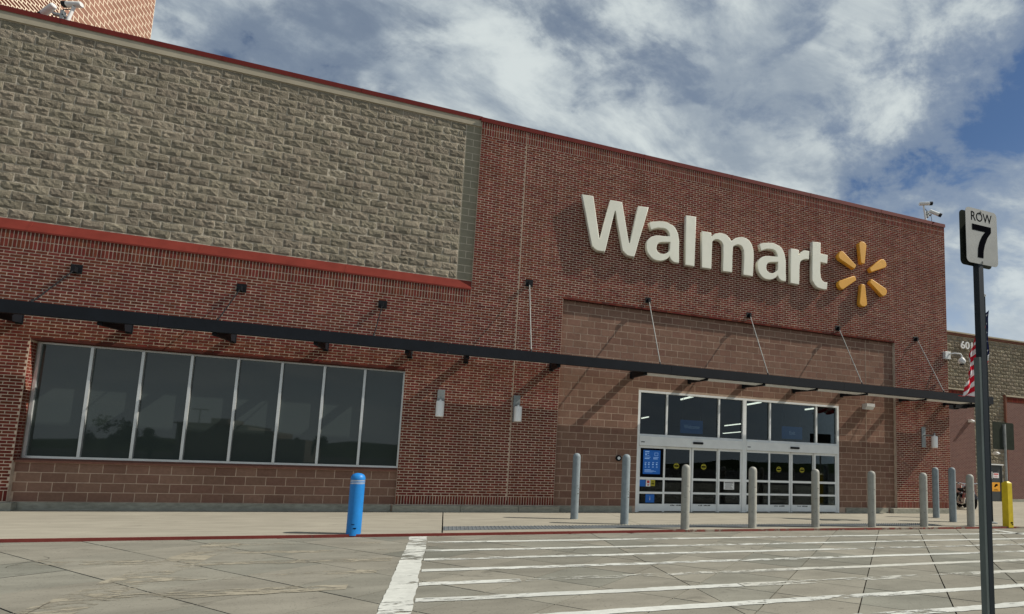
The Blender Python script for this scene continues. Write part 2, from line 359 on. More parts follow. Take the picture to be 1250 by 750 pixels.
def unit_box(name, ww, hh, proud, m):
    b = B(); x, z = ww / 2, hh / 2; r = .0025
    b.add([(-x, .012, -z), (x, .012, -z), (x, .012, z), (-x, .012, z), (-x + r, -proud, -z + r), (x - r, -proud, -z + r), (x - r, -proud, z - r), (-x + r, -proud, z - r)],
          [(4, 5, 6, 7), (0, 1, 5, 4), (1, 2, 6, 5), (2, 3, 7, 6), (3, 0, 4, 7)])
    me = b.mesh(name, m); me['w'] = ww; me['h'] = hh; return me
def split_unit(name, ww, hh, m, seed, proud=.05):
    rnd = random.Random(seed); nx, nz = 7, 4; b = B(); v = []; f = []
    # a broken face: a few tilted facets plus chips
    fac = [(rnd.uniform(0, 1), rnd.uniform(0, 1), rnd.uniform(-.75, .75), rnd.uniform(-1.1, .9), rnd.uniform(.45, 1.0)) for _ in range(4)]
    for j in range(nz + 1):
        for i in range(nx + 1):
            u = i / nx; t = j / nz
            jx = rnd.uniform(-.3, .3) / nx if 0 < i < nx else 0; jz = rnd.uniform(-.3, .3) / nz if 0 < j < nz else 0
            u2, t2 = u + jx, t + jz
            best = min(fac, key=lambda q: (q[0] - u2) ** 2 * 3 + (q[1] - t2) ** 2)
            h = best[4] + best[2] * (u2 - best[0]) * .8 + best[3] * (t2 - best[1]) * .6 + rnd.uniform(-.26, .26)
            rim = i in (0, nx) or j in (0, nz)
            h = rnd.uniform(.21, .27) if rim else max(.27, h)
            v.append(((u2 - .5) * ww, -h * proud, (t2 - .5) * hh))
    for j in range(nz):
        for i in range(nx):
            a = j * (nx + 1) + i; c = a + 1; d = a + nx + 2; e = a + nx + 1
            f += [(a, c, d), (a, d, e)] if rnd.random() < .5 else [(a, c, e), (c, d, e)]
    b.add(v, f)
    ring = [i for i in range(nx + 1)] + [j * (nx + 1) + nx for j in range(1, nz + 1)] + [nz * (nx + 1) + i for i in range(nx - 1, -1, -1)] + [j * (nx + 1) for j in range(nz - 1, 0, -1)]
    o = len(b.v); b.v += [(b.v[i][0], .015, b.v[i][2]) for i in ring]
    for k in range(len(ring)): k2 = (k + 1) % len(ring); b.f.append((ring[k], o + k, o + k2, ring[k2]))
    me = b.mesh(name, m); me['w'] = ww; me['h'] = hh; return me

# ================================================================== THE SETTING: ground
KERB = [(-60, -6.2), (-9.2, -4.38), (-3.24, -4.17), (1.4, -3.95), (7.8, -3.88), (14, -3.86), (60, -3.6)]
def ky(x):
    for (a, b), (c, d) in zip(KERB, KERB[1:]):
        if a <= x <= c: return b + (d - b) * (x - a) / (c - a)
    return KERB[-1][1]
SZ = -0.045
g = B().add([(-1500, -1500, SZ - .016), (1500, -1500, SZ - .016), (1500, 1500, SZ - .016), (-1500, 1500, SZ - .016)], [(0, 1, 2, 3)]).obj('ground', M['joint']); tag(g, kind='structure')
# asphalt beyond the concrete apron (behind the camera) and the far yard
b = B(); b.box(-300, 300, -300, -26, SZ - .012, SZ); a = b.obj('parking_lot', M['asphalt']); tag(a, kind='structure')
# sidewalk panels
walk = B().box(-70, 95, .4, 90, -.3, -.012)
wk = walk.obj('sidewalk', M['walk']); tag(wk, kind='structure')
xs = [-60, -25, -14.2, -8.6, -3.262, 1.05, 4.5, 7.95, 11.4, 15.2, 19.5, 26, 34, 60]
def clip(poly, n, d):      # keep n.p <= d
    out = []
    for i in range(len(poly)):
        p, q = poly[i], poly[(i + 1) % len(poly)]
        a = n[0] * p[0] + n[1] * p[1] - d; c = n[0] * q[0] + n[1] * q[1] - d
        if a <= 0: out.append(p)
        if a * c < 0: t = a / (a - c); out.append((p[0] + (q[0] - p[0]) * t, p[1] + (q[1] - p[1]) * t))
    return out
def flat_panel(name, poly, z, depth, m, parent, gap=.006):
    cxp = sum(p[0] for p in poly) / len(poly); cyp = sum(p[1] for p in poly) / len(poly)
    n = len(poly)
    v = [(x, y, z) for x, y in poly] + [(x, y, z - depth) for x, y in poly]
    f = [tuple(range(n))] + [(i, n + i, n + (i + 1) % n, (i + 1) % n) for i in range(n)]
    area = sum(poly[i][0] * poly[(i + 1) % n][1] - poly[(i + 1) % n][0] * poly[i][1] for i in range(n))
    if area < 0: f = [q[::-1] for q in f]
    return B().add(v, f).obj(name, m, parent)
for i in range(len(xs) - 1):
    x0, x1 = xs[i] + .006, xs[i + 1] - .006
    if xs[i] == -3.262: x0 += .012
    poly = [(x0, ky(x0) + .07)] + [(x, y + .07) for x, y in KERB if x0 < x < x1] + [(x1, ky(x1) + .07), (x1, .45 if x1 < 14.2 else 7.2), (x0, .45 if x0 < 14 else 7.2)]
    if xs[i] == 11.4: poly = [(x0, ky(x0) + .07), (14, KERB[5][1] + .07), (x1, ky(x1) + .07), (x1, 7.2), (14.3, 7.2), (14.3, .45), (x0, .45)]
    flat_panel('sidewalk_panel', poly, 0, .10, M['walk'], wk)
# kerb: red painted lip
kb = B(); 
for (xa, ya), (xb, yb) in zip(KERB, KERB[1:]):
    kb.add([(xa, ya, .002), (xb, yb, .002), (xb, yb + .066, .002), (xa, ya + .066, .002), (xa, ya, -.3), (xb, yb, -.3), (xb, yb + .066, -.3), (xa, ya + .066, -.3)],
           [(0, 1, 2, 3), (0, 4, 5, 1), (2, 6, 7, 3)])
k = kb.obj('kerb', M['kerb']); tag(k, kind='structure')
for (xa, ya), (xb, yb) in zip(KERB, KERB[1:]):
    k2 = B().add([(xa, ya - .003, .005), (xb, yb - .003, .005), (xb, yb + .010, .005), (xa, ya + .010, .005), (xa, ya - .003, -.05), (xb, yb - .003, -.05)], [(0, 1, 2, 3), (0, 4, 5, 1)]).obj('kerb_paint', M['red_paint'] if xa < 1 else M['red_worn']); tag(k2, kind='structure')
# tactile strip
tb = B(); x0, x1 = -3.24, 9.55
n = 30
for i in range(n):
    xa = x0 + (x1 - x0) * i / n; xb = x0 + (x1 - x0) * (i + 1) / n - .006
    oa = ky(xa) - KERB[2][1]; ob = ky(xb) - KERB[2][1]
    tb.add([(xa, -3.74 + oa * .8, .004), (xb, -3.74 + ob * .8, .004), (xb, -3.14 + ob * .3, .004), (xa, -3.14 + oa * .3, .004)], [(0, 1, 2, 3)])
tac = tb.obj('tactile_strip', M['tactile']); tag(tac, kind='structure')
db = B(); prof = [(.02, 0), (.015, .006), (.006, .008)]
for i in range(int((x1 - x0) / .075)):
    for j in range(8):
        x = x0 + .03 + i * .075; y = -3.70 + j * .072 + (ky(x) - KERB[2][1]) * .7
        db.lathe((x, y, .004), prof, 5)
d = db.obj('tactile_domes', M['tactile'], tac); d['kind'] = 'stuff'

# pavement slabs: joints run at 45 degrees to the kerb, 0.91 m apart
pave = B().add([(-60, -26, SZ - .012), (60, -26, SZ - .012), (60, -3.3, SZ - .012), (-60, -3.3, SZ - .012)], [(0, 1, 2, 3)]).obj('pavement', M['joint']); tag(pave, kind='structure')
S2 = 1 / math.sqrt(2); slabs = []
G = .0075
for ku in range(-26, 34):
    for kv in range(-34, 26):
        u0 = -8.96 + .91 * ku; v0 = -5.0 - .905 * kv
        p = [(u0 + G, v0 + G), (u0 + .91 - G, v0 + G), (u0 + .91 - G, v0 + .905 - G), (u0 + G, v0 + .905 - G)]
        xy = [((u - v) * S2, (u + v) * S2) for u, v in p]
        cxm = sum(q[0] for q in xy) / 4; cym = sum(q[1] for q in xy) / 4
        if cym > -2.5 or cym < -14 or cxm < -20 or cxm > 24: continue
        sides = (((1, 0), -.42 - .008), ((-1, 0), .42 - .008)) if True else ()
        for nrm, dd in sides:
            q = clip(xy, nrm, dd)
            if len(q) < 3: continue
            # kerb line: keep y <= ky(x) - small
            for (a1, b1), (a2, b2) in zip(KERB, KERB[1:]):
                if a1 <= cxm <= a2:
                    sl = (b2 - b1) / (a2 - a1); q = clip(q, (-sl, 1), b1 - sl * a1 - .006); break
            if len(q) < 3: continue
            ar = abs(sum(q[i][0] * q[(i + 1) % len(q)][1] - q[(i + 1) % len(q)][0] * q[i][1] for i in range(len(q)))) / 2
            if ar < .01: continue
            slabs.append((q, (sum(t[0] for t in q) / len(q), sum(t[1] for t in q) / len(q)), ar))
slabs = [(in_view_size((c[0], c[1], SZ)) ** 2 * ar, q) for q, c, ar in slabs]
slabs.sort(key=lambda t: -t[0]); rest = B()
for i, (s, q) in enumerate(slabs):
    if i < 300 and s > 0:
        flat_panel('slab', q, SZ + random.uniform(-.0015, .0015), .03, M['slab'], pave)
    else:
        nn = len(q); area = sum(q[j][0] * q[(j + 1) % nn][1] - q[(j + 1) % nn][0] * q[j][1] for j in range(nn))
        if area < 0: q = q[::-1]
        rest.add([(x, y, SZ + random.uniform(-.0005, .0005)) for x, y in q], [tuple(range(nn))])
if rest.v: o = rest.obj('paving', M['slab'], pave); o['kind'] = 'stuff'
B().box(-60, -20.3, -26, -6.3, SZ - .02, SZ).box(24.3, 60, -26, -4.0, SZ - .02, SZ).box(-20.3, 24.3, -26, -14.5, SZ - .02, SZ).obj('paving_apron', M['slab'], pave)

# painted markings (ragged sheets 4 mm above the slabs)
def paint_sheet(name, p0, p1, w0, w1, m, z=SZ + .005, n=None, rag=.012):
    p0 = Vector((*p0, 0)); p1 = Vector((*p1, 0)); d = (p1 - p0); L = d.length; d.normalize(); nn = Vector((-d.y, d.x, 0))
    n = n or max(6, int(L / .12)); v = []; f = []
    for i in range(n + 1):
        t = i / n; c = p0 + d * L * t; ww = w0 + (w1 - w0) * t
        wob = noise.noise(Vector((c.x * 1.3, c.y * 1.3, 2))) * .02
        a = c + nn * (ww / 2 + wob + random.uniform(-rag, rag)); e = c - nn * (ww / 2 - wob + random.uniform(-rag, rag))
        v += [(e.x, e.y, z), (a.x, a.y, z)]
    for i in range(n): f.append((2 * i, 2 * i + 2, 2 * i + 3, 2 * i + 1))
    o = B().add(v, f).obj(name, m); tag(o, kind='structure'); return o
paint_sheet('edge_line', (-3.645, -4.24), (-3.63, -14), .29, .29, M['paint'], rag=.008)
for kk, y in enumerate([-4.95, -5.80, -6.56, -7.33, -8.10, -8.87, -9.62, -10.33, -11.1]):
    mm = M['paint_worn'] if kk in (4,) else M['paint']
    if kk == 5:
        paint_sheet('crosswalk_stripe', (-3.48, y + .05), (.2, y + .07), .16, .15, M['paint']); paint_sheet('crosswalk_stripe', (.22, y + .08), (10.4, y + .2), .17, .17, M['paint_worn'])
    elif kk == 4:
        paint_sheet('crosswalk_stripe', (-3.48, y), (-2.35, y + .02), .17, .15, M['paint']); paint_sheet('crosswalk_stripe', (-2.3, y + .02), (10.4, y + .2), .15, .15, M['paint_worn'])
    else: paint_sheet('crosswalk_stripe', (-3.48, y), (14.5 if kk < 2 else 10.4, y + .18), .155, .145, mm)
paint_sheet('crosswalk_edge', (10.62, -4.1), (10.2, -8.5), .26, .26, M['paint'])
rc = random.Random(5); ck = B()
for k in range(9):
    p = Vector((rc.uniform(-8, 8), rc.uniform(-9.5, -5), 0)); a = rc.uniform(0, 6.28); n_ = rc.randint(6, 14)
    for q in range(n_):
        a += rc.uniform(-.5, .5); d_ = Vector((math.cos(a), math.sin(a), 0)); e_ = p + d_ * rc.uniform(.05, .12); nn = Vector((-d_.y, d_.x, 0)) * rc.uniform(.0015, .004)
        z_ = Vector((0, 0, SZ + .0042)); ck.add([p - nn + z_, e_ - nn + z_, e_ + nn + z_, p + nn + z_], [(0, 1, 2, 3)]); p = e_
o = ck.obj('cracks', M['joint'], pave); o['kind'] = 'stuff'
for (p, q, ww) in [((-6.35, -4.65), (-6.4, -8.9), .5), ((-6.2, -4.85), (-4.2, -4.9), .22), ((-6.0, -5.65), (-3.9, -5.7), .22), ((-6.1, -6.5), (-3.9, -6.45), .24), ((-6.2, -7.4), (-4.0, -7.25), .26), ((-9.5, -6.1), (-6.6, -6.3), .3), ((-6.2, -8.2), (-4.2, -8.1), .28)]:
    zz_g = globals().get('zz_g', .0022) + .0004; paint_sheet('faded_marking', p, q, ww, ww * .9, M['paint_ghost'], z=SZ + zz_g, rag=.03)

# ================================================================== STORE BUILDING
store = thing('store_building', 'long red brick store front with rough tan stone upper wall and recessed glass entrance', 'building')
P = .0679; BL = .2032; Z0 = .17
XE = -2.925; XR = 14.03; XL = -17.0; TAN_Y = .10; PAN_Y = .10; WIN_Y = .20
WX0, WX1, WZ0, WZ1 = -11.74, -4.405, .17, 3.575       # window and block sill recess
PX0, PX1, PZ1 = -.42, 11.54, 5.98                      # block panel recess
DX0, DX1, DZ1 = 1.985, 9.185, 3.56                     # door opening
ZS0 = .405; ZL = ZS0 + 75 * P; ZT = ZS0 + 146 * P      # soldier base, ledge soldiers, top soldiers
ZTOP = 10.70; LZ = 5.885
# mortar backing, in boxes round the openings
bw = B(); D = .3
fy = .0
bw.box(XL, WX0, fy, D, 0, LZ).box(WX0, WX1, fy, D, WZ1, LZ).box(WX1, PX0, fy, D, 0, LZ).box(XE, PX0, fy, D, LZ, ZTOP)
bw.box(PX0, PX1, fy, D, PZ1, ZTOP).box(PX1, XR - .002, fy, D, 0, ZTOP)
brick_wall = bw.obj('brick_wall', M['mortar'], store)
# side wall of the tower and the body behind
B().box(-16.9, -3.0, TAN_Y + .06, .5, 5.5, 10.57).obj('backing_wall', M['mortar'], store); B().box(XR - .25, XR, D, 7.1, 0, ZTOP).obj('side_wall', M['mortar'], store); B().box(-16.9, XR - .25, 42, 42.3, 0, 10.6).obj('rear_wall', M['mortar'], store)
B().box(-16.8, XR - .3, .52, 42, 9.9, 10.1).obj('roof', M['plaster'], store)

def hidden(x, z, hw=0):
    if WX0 - hw < x < WX1 + hw and z < WZ1: return True
    if PX0 - hw < x < PX1 + hw and z < PZ1: return True
    return False
jw = .0130
full = unit_box('brick', BL - jw, P - jw, .0035, M['brick'])
units = []
def stretchers(xa, xb, za, nrows, row0=0):
    for r in range(nrows):
        z = za + (r + .5) * P; off = ((r + row0) % 2) * BL / 2
        segs = [(xa, xb)]
        for (ha, hb, hz) in ((WX0, WX1, WZ1), (PX0, PX1, PZ1)):
            if z < hz:
                ns = []
                for s0, s1 in segs:
                    if hb <= s0 or ha >= s1: ns.append((s0, s1)); continue
                    if ha > s0: ns.append((s0, ha))
                    if hb < s1: ns.append((hb, s1))
                segs = ns
        segs = [q for s0, s1 in segs for q in (((s0, -1.688), (-1.672, s1)) if s0 < -1.69 < s1 else ((s0, s1),))]
        for s0, s1 in segs:
            k = math.floor((s0 - off + 20) / BL)
            x = k * BL + off - 20
            while x < s1 - .01:
                a0 = max(x, s0) + jw / 2; a1 = min(x + BL, s1) - jw / 2
                if a1 - a0 > .02: units.append(((a0 + a1) / 2, fy, z, a1 - a0, P - jw, 0))
                x += BL
    return
def split_ok(u): return u
stretchers(XL, XR, ZS0, 75); stretchers(XE, XR, ZL, 71, 1)
place_units('brick', 'brick_courses', units, [full], M['brick'], brick_wall)
sol = unit_box('soldier_brick', .0677 - jw, .19, .0045, M['brick']); su = []
def soldiers(xa, xb, zc, h):
    n = round((xb - xa) / .0677); w_ = (xb - xa) / n
    for i in range(n):
        x = xa + (i + .5) * w_
        su.append((x, fy, zc, w_ - jw, h, 0))
soldiers(XL, WX0, .29, .215); soldiers(WX1, PX0, .29, .215); soldiers(PX1, XR, .29, .215)
hL = (LZ - ZL) / 2; soldiers(XL, XE, ZL + hL / 2, hL - jw); soldiers(XL, XE, ZL + hL * 1.5, hL - jw)
hT = (ZTOP - ZT) / 2; soldiers(XE, XR, ZT + hT / 2, hT - jw); soldiers(XE, XR, ZT + hT * 1.5, hT - jw)
place_units('soldier_brick', 'soldier_courses', su, [sol], M['brick'], brick_wall)
B().box(-1.687, -1.674, -.007, .01, .3, ZT + .35).obj('control_joint', M['cmu_mortar'], brick_wall)

rv = B()
for xx, zb, zt, dep in ((WX0, 1.0, WZ1, .2), (PX0, Z0, PZ1, .1)):
    nrow = int((zt - ZS0) / P)
    for q in range(nrow):
        z = ZS0 + (q + .5) * P
        if z < zb: continue
        if dep > .15:
            c = .095 if q % 2 else .13
            rv.box(xx - .01, xx + .004, .004, c - .006, z - P / 2 + .005, z + P / 2 - .006).box(xx - .01, xx + .004, c + .006, dep, z - P / 2 + .005, z + P / 2 - .006)
        else: rv.box(xx - .01, xx + .004, .004, dep - .002, z - P / 2 + .005, z + P / 2 - .006)
o = rv.obj('reveal_bricks', M['brick'], brick_wall); o['kind'] = 'stuff'
B().box(WX0 + .01, WX1 - .01, .003, .2, WZ1 - .012, WZ1 + .01).obj('lintel', M['lintel'], brick_wall)
B().box(PX0 + .01, PX1 - .01, .003, .11, PZ1 - .008, PZ1 + .01).obj('lintel', M['lintel'], brick_wall)
B().box(WX0 + .005, WX1 - .005, -.003, .002, WZ1 - .012, WZ1 + .06).obj('lintel_edge', M['lintel'], brick_wall); B().box(PX0 + .005, PX1 - .005, -.003, .002, PZ1 - .008, PZ1 + .06).obj('lintel_edge', M['lintel'], brick_wall)

# rough stone upper wall
sw = B().box(XL, XE, TAN_Y - .0056, .16, 5.95, 10.575).obj('stone_wall', M['tan_mortar'], store)
protos = [split_unit('stone_block', .4064 - .013, .2 - .013, M['split'], s, .027) for s in range(16)]
protos_h = [split_unit('stone_block', .2032 - .012, .2 - .012, M['split'], 50 + s, .026) for s in range(5)]
stu = []; smu = []
SX1 = XE - .40
for r in range(22):
    z = 10.565 - (r + .5) * .2; off = (r % 2) * .2032
    x = SX1 - .4064 * 40 + off
    while x < SX1 - .05:
        a0, a1 = max(x, XL), min(x + .4064, SX1)
        if a1 - a0 > .1:
            stu.append(((a0 + a1) / 2, TAN_Y, z, a1 - a0 - .012, .188, 1 if a1 - a0 < .3 else 0))
        x += .4064
    if r % 2: smu.append((SX1 + .2, TAN_Y, z, .40 - .012, .188, 0))
    else:
        smu.append((SX1 + .1, TAN_Y, z, .2 - .012, .188, 0)); smu.append((SX1 + .3, TAN_Y, z, .2 - .012, .188, 0))
place_units('stone_block', 'stone_courses', stu, [protos, protos_h], M['split'], sw)
sm = unit_box('smooth_block', .388, .188, .008, M['smooth_tan'])
place_units('smooth_block', 'smooth_courses', smu, [sm], M['smooth_tan'], sw)
B().box(XL, XE, TAN_Y - .045, .3, 10.575, 10.765).obj('stone_cap_band', M['tan_band'], store)
# copings and ledge, in lengths with visible laps
cp = B(); 
def coping_run(name, xa, xb, prof, m, L=3.05, lap=.004):
    x = xb; i = 0
    while x > xa:
        x2 = max(xa, x - L)
        o = B().prism_x(prof, x2 + .0015, x - .0015).obj(name, m, store)
        B().prism_x([(y - (.003 if y < 0.2 else 0), z + .002) for y, z in prof], x2 + .0015, x2 + .05).obj('lap', m, o)
        x = x2; i += 1
coping_run('parapet_coping', XL, XE - .002, [(TAN_Y - .062, 10.75), (TAN_Y - .056, 10.875), (.45, 10.90), (.45, 10.79), (TAN_Y - .04, 10.767)], M['coping'])
coping_run('tower_coping', XE - .03, XR + .03, [(-.026, 10.69), (-.022, 10.82), (.42, 10.86), (.42, 10.715), (-.012, 10.702)], M['coping'])
coping_run('stone_ledge', XL, XE - .002, [(-.022, LZ - .012), (-.022, LZ + .025), (TAN_Y - .012, LZ + .262), (TAN_Y - .005, LZ + .262), (-.003, LZ + .0)], M['ledge'])

# block panels
cb = unit_box('concrete_block', .4064 - .013, .2032 - .013, .002, M['cmu'])
win_wall = B().box(WX0 + .002, WX1 - .002, PAN_Y - .015, .26, 0, .985).obj('window_base_wall', M['cmu_mortar'], store)
bu = []; bu2 = []
def blocks(dst, xa, xb, z0, rows, xj, y, hz=None):
    for r in range(rows):
        z = z0 + (r + .5) * .2032; j = xj + (0 if r % 2 else .2032)
        segs = [(xa, xb)]
        if hz and z < hz[2] - .02: segs = [(xa, hz[0]), (hz[1], xb)]
        for s0, s1 in segs:
            k = math.floor((s0 - j) / .4064); x = j + k * .4064
            while x < s1 - .01:
                a0, a1 = max(x, s0) + .0055, min(x + .4064, s1) - .0055
                if a1 - a0 > .03:
                    h = .2032 - .011
                    dst.append(((a0 + a1) / 2, y, z, a1 - a0, h, 0))
                x += .4064
blocks(bu2, WX0, WX1, Z0, 4, -11.5019, PAN_Y - .015)
place_units('concrete_block', 'block_courses', bu2, [cb], M['cmu'], win_wall)
panel = B().box(PX0 + .002, DX0, PAN_Y, .28, 0, PZ1).box(DX1, PX1 - .002, PAN_Y, .28, 0, PZ1).box(DX0, DX1, PAN_Y, .28, DZ1, PZ1).obj('entrance_block_wall', M['cmu_mortar'], store)
blocks(bu, PX0, PX1, Z0, 28, -.2556, PAN_Y, (DX0, DX1, DZ1))
bu += [(u[0], u[1], Z0 + 28 * .2032 + .058, u[3], .105, 0) for u in [q for q in bu if abs(q[2] - (Z0 + 26.5 * .2032)) < .01]]
place_units('concrete_block', 'block_courses', bu, [cb], M['cmu'], panel, limit=300 - len(bu2))
B().box(10.33, 10.345, PAN_Y - .008, PAN_Y + .01, .2, PZ1 - .02).obj('control_joint', M['cmu_mortar'], panel)
B().prism_x([(.035, .985), (.035, 1.03), (WIN_Y + .05, 1.085), (WIN_Y + .05, .985)], WX0 + .003, WX1 - .003).obj('window_sill', M['sill'], store)
# footings
for q in ((WX0 + .02, WX1 - .1, .03, .12), (PX0 + .15, DX0 - .12, .05, .14), (DX1 + .25, 11.2, .05, .14)): B().box(*q, -.05, .165).obj('footing', M['base'], store)
for xa, xb in ((XL, -11.58), (-4.45, -.27), (11.25, XR + .06)):
    x = xa
    while x < xb - .05:
        x2 = min(xb, x + 1.5 + random.uniform(-.2, .2))
        if xb - x2 < .4: x2 = xb
        B().rbox(x + .003, x2 - .003, -.13 if xb < 0 or xa > 0 else -.13, .02, -.05, .165 + random.uniform(-.003, .003), .008).obj('plinth_block', M['base'], store); x = x2

# ---- window with eight panes
FR = thing  # alias unused
win = B().box(WX0 + .02, WX1, WIN_Y, WIN_Y + .09, 1.05, 1.12).box(WX0 + .02, WX1, WIN_Y, WIN_Y + .09, 3.525, 3.58).box(WX0 + .02, WX0 + .075, WIN_Y, WIN_Y + .09, 1.12, 3.525).box(WX1 - .05, WX1, WIN_Y, WIN_Y + .09, 1.12, 3.525).obj('window', M['alu'], store)
mull = [-10.79, -9.88, -8.965, -8.06, -7.16, -6.25, -5.345]
for x in mull: B().box(x - .027, x + .027, WIN_Y - .012, WIN_Y + .08, 1.12, 3.525).obj('mullion', M['alu'], win)
e = [WX0 + .075] + mull + [WX1 - .05]
for x0, x1 in zip(e, e[1:]): B().box(x0, x1, WIN_Y + .04, WIN_Y + .046, 1.12, 3.525).obj('pane', M['glass_tint'], win)

# ---- entrance
ent = B(); Y0, Y1 = .10, .22
ent.box(DX0, DX0 + .07, Y0, Y1, 0, DZ1).box(DX1 - .07, DX1, Y0, Y1, 0, DZ1).box(DX0 + .07, DX1 - .07, Y0, Y1, 3.50, DZ1)
ent.box(5.50, 5.62, Y0 - .005, Y1, 0, 3.50)
en = ent.obj('entrance', M['alu_white'], store)
tm = [2.91, 4.665, 6.505, 8.295]
for x in tm: B().box(x - .027, x + .027, Y0 + .01, Y1 - .01, 2.27, 3.50).obj('mullion', M['alu_white'], en)
e = [DX0 + .07, 2.91, 4.665, 5.50]; e2 = [5.62, 6.505, 8.295, DX1 - .07]
for ee in (e, e2):
    for i in range(3):
        a0 = ee[i] + (.027 if i else 0); a1 = ee[i + 1] - (.027 if i < 2 else 0)
        B().box(a0, a1, .17, .176, 2.27, 3.50).obj('transom_pane', M['glass'], en)
for xa, xb, sx in ((DX0 + .07, 5.50, 3.93), (5.62, DX1 - .07, 7.40)):
    h = B().prism_x([(Y0 - .03, 1.93), (Y0 - .03, 2.20), (Y0 + .02, 2.27), (Y1, 2.27), (Y1, 1.93)], xa, xb).obj('door_header', M['alu_white'], en)
    B().prism_x([(Y0 - .085, 2.05), (Y0 - .09, 2.09), (Y0 - .032, 2.105), (Y0 - .032, 2.035)], sx - .16, sx + .16).obj('sensor', M['black'], h)
    B().box(xa + .04, xa + .15, Y0 - .034, Y0 - .028, 2.02, 2.045).obj('header_mark', M['ink'], h)
def leaf(xa, xb, y, slide):
    m = M['alu_white']; s = .055
    b = B().box(xa, xa + s, y, y + .05, 0, 1.925).box(xb - s, xb, y, y + .05, 0, 1.925).box(xa + s, xb - s, y, y + .05, 1.86, 1.925).box(xa + s, xb - s, y, y + .05, 0.02, .235)
    b.box(xa + s, xb - s, y + .002, y + .048, .935, 1.005).box(xa + s, xb - s, y + .002, y + .048, .525, .585)
    o = b.obj('sliding_door' if slide else 'side_panel', m, store)
    for z0, z1 in ((.235, .525), (.585, .935), (1.005, 1.86)):
        B().box(xa + s, xb - s, y + .022, y + .027, z0, z1).obj('pane', M['glass'], o)
    B().box(xa + s * .6, xb - s * .6, y - .008, y + .0, .03, .15).obj('kick_plate', m, o)
    if slide:
        for q in range(9):
            if q in (3,): continue
            xx = (xa + xb) / 2 - .2 + q * .045
            B().box(xx, xx + random.uniform(.018, .036), y - .0095, y - .0085, .178, .178 + random.uniform(.026, .038)).obj('kick_lettering', M['ink'], o)
    return o
lv = {}
for nm, xa, xb, y, s in (('a', 2.055, 2.90, .135, 0), ('b', 2.87, 3.78, .19, 1), ('c', 3.80, 4.70, .19, 1), ('d', 4.67, 5.50, .135, 0), ('e', 5.62, 6.53, .135, 0), ('f', 6.50, 7.34, .19, 1), ('g', 7.36, 8.25, .19, 1), ('h', 8.22, 9.115, .135, 0)):
    lv[nm] = leaf(xa, xb, y, s)
# screen on the first side panel
la = lv['a']
B().box(2.12, 2.84, .150, .158, 1.02, 1.85).obj('screen_surround', M['ink'], la)
sc_ = B().box(2.205, 2.745, .142, .1495, 1.10, 1.80).obj('screen', M['screen'], la)
pr_ = B()
def bar(x, z, w_, h): pr_.box(x, x + w_, .1395, .1418, z, z + h)
bar(2.26, 1.745, .13, .022); bar(2.26, 1.70, .05, .016); bar(2.33, 1.70, .05, .016); bar(2.27, 1.64, .035, .045); bar(2.33, 1.64, .06, .012)
bar(2.56, 1.64, .11, .008); bar(2.56, 1.72, .11, .008); bar(2.56, 1.648, .008, .072); bar(2.662, 1.648, .008, .072)
bar(2.25, 1.585, .18, .012); bar(2.52, 1.585, .17, .012); bar(2.25, 1.54, .15, .018); bar(2.52, 1.54, .14, .018)
for i, x in enumerate((2.255, 2.36, 2.49, 2.61)):
    bar(x, 1.43, .06, .014); bar(x, 1.37, .045, .03); bar(x + .01, 1.325, .04, .01); bar(x, 1.29, .055, .01)
bar(2.255, 1.22, .20, .012); bar(2.255, 1.195, .30, .007); bar(2.255, 1.175, .36, .007); bar(2.255, 1.155, .25, .007)
pr_.obj('screen_print', M['screen_print'], la)
def stick(par, x0, x1, z0, z1, m, y=.128, name='sticker'): return B().box(x0, x1, y, y + .003, z0, z1).obj(name, m, par)
stick(la, 2.115, 2.30, .735, .93, M['sticker_b'], .150); stick(la, 2.315, 2.455, .735, .93, M['paper'], .150); stick(la, 2.46, 2.60, .75, .93, M['sticker_y'], .150)
stick(la, 2.345, 2.425, .83, .91, M['sticker_r'], .147); stick(la, 2.36, 2.41, .76, .80, M['sticker_r'], .147); stick(la, 2.485, 2.575, .80, .83, M['ink'], .147); stick(la, 2.49, 2.56, .86, .88, M['ink'], .147)
stick(la, 2.315, 2.59, .27, .51, M['sticker_b'], .150); text_mesh('sticker_mark', 'i', M['paper'], .16, la, (2.45, .147, .39), FRONT, height=.11)
for nm, x in (('b', 3.30), ('c', 4.21), ('f', 6.90), ('g', 7.79)):
    y = .205; o = lv[nm]
    v = [(x + .088 * math.cos(t * math.pi / 12), y, 1.36 + .088 * math.sin(t * math.pi / 12)) for t in range(24)]; v2 = [(a, y + .003, c) for a, _, c in v]
    s_ = B().add(v + v2, [tuple(range(24)), tuple(reversed(range(24, 48)))] + [(i, 24 + i, 24 + (i + 1) % 24, (i + 1) % 24) for i in range(24)]).obj('caution_sticker', M['sticker_y'], o)
    b = B().box(x - .07, x + .07, y - .003, y - .0005, 1.335, 1.385).box(x - .03, x + .03, y - .003, y - .0005, 1.41, 1.43).box(x - .05, x + .05, y - .003, y - .0005, 1.29, 1.305).obj('caution_print', M['ink'], o)
nd = lv['d']
stick(nd, 4.885, 5.245, .69, .93, M['paper'], .150, 'notice'); pb = B().box(4.91, 5.22, .1465, .149, .885, .91)
for q in range(5): pb.box(4.92 + .02 * (q % 2), 5.2 - .03 * (q % 3), .1465, .149, .72 + q * .033, .73 + q * .033)
pb.obj('notice_print', M['ink'], nd)
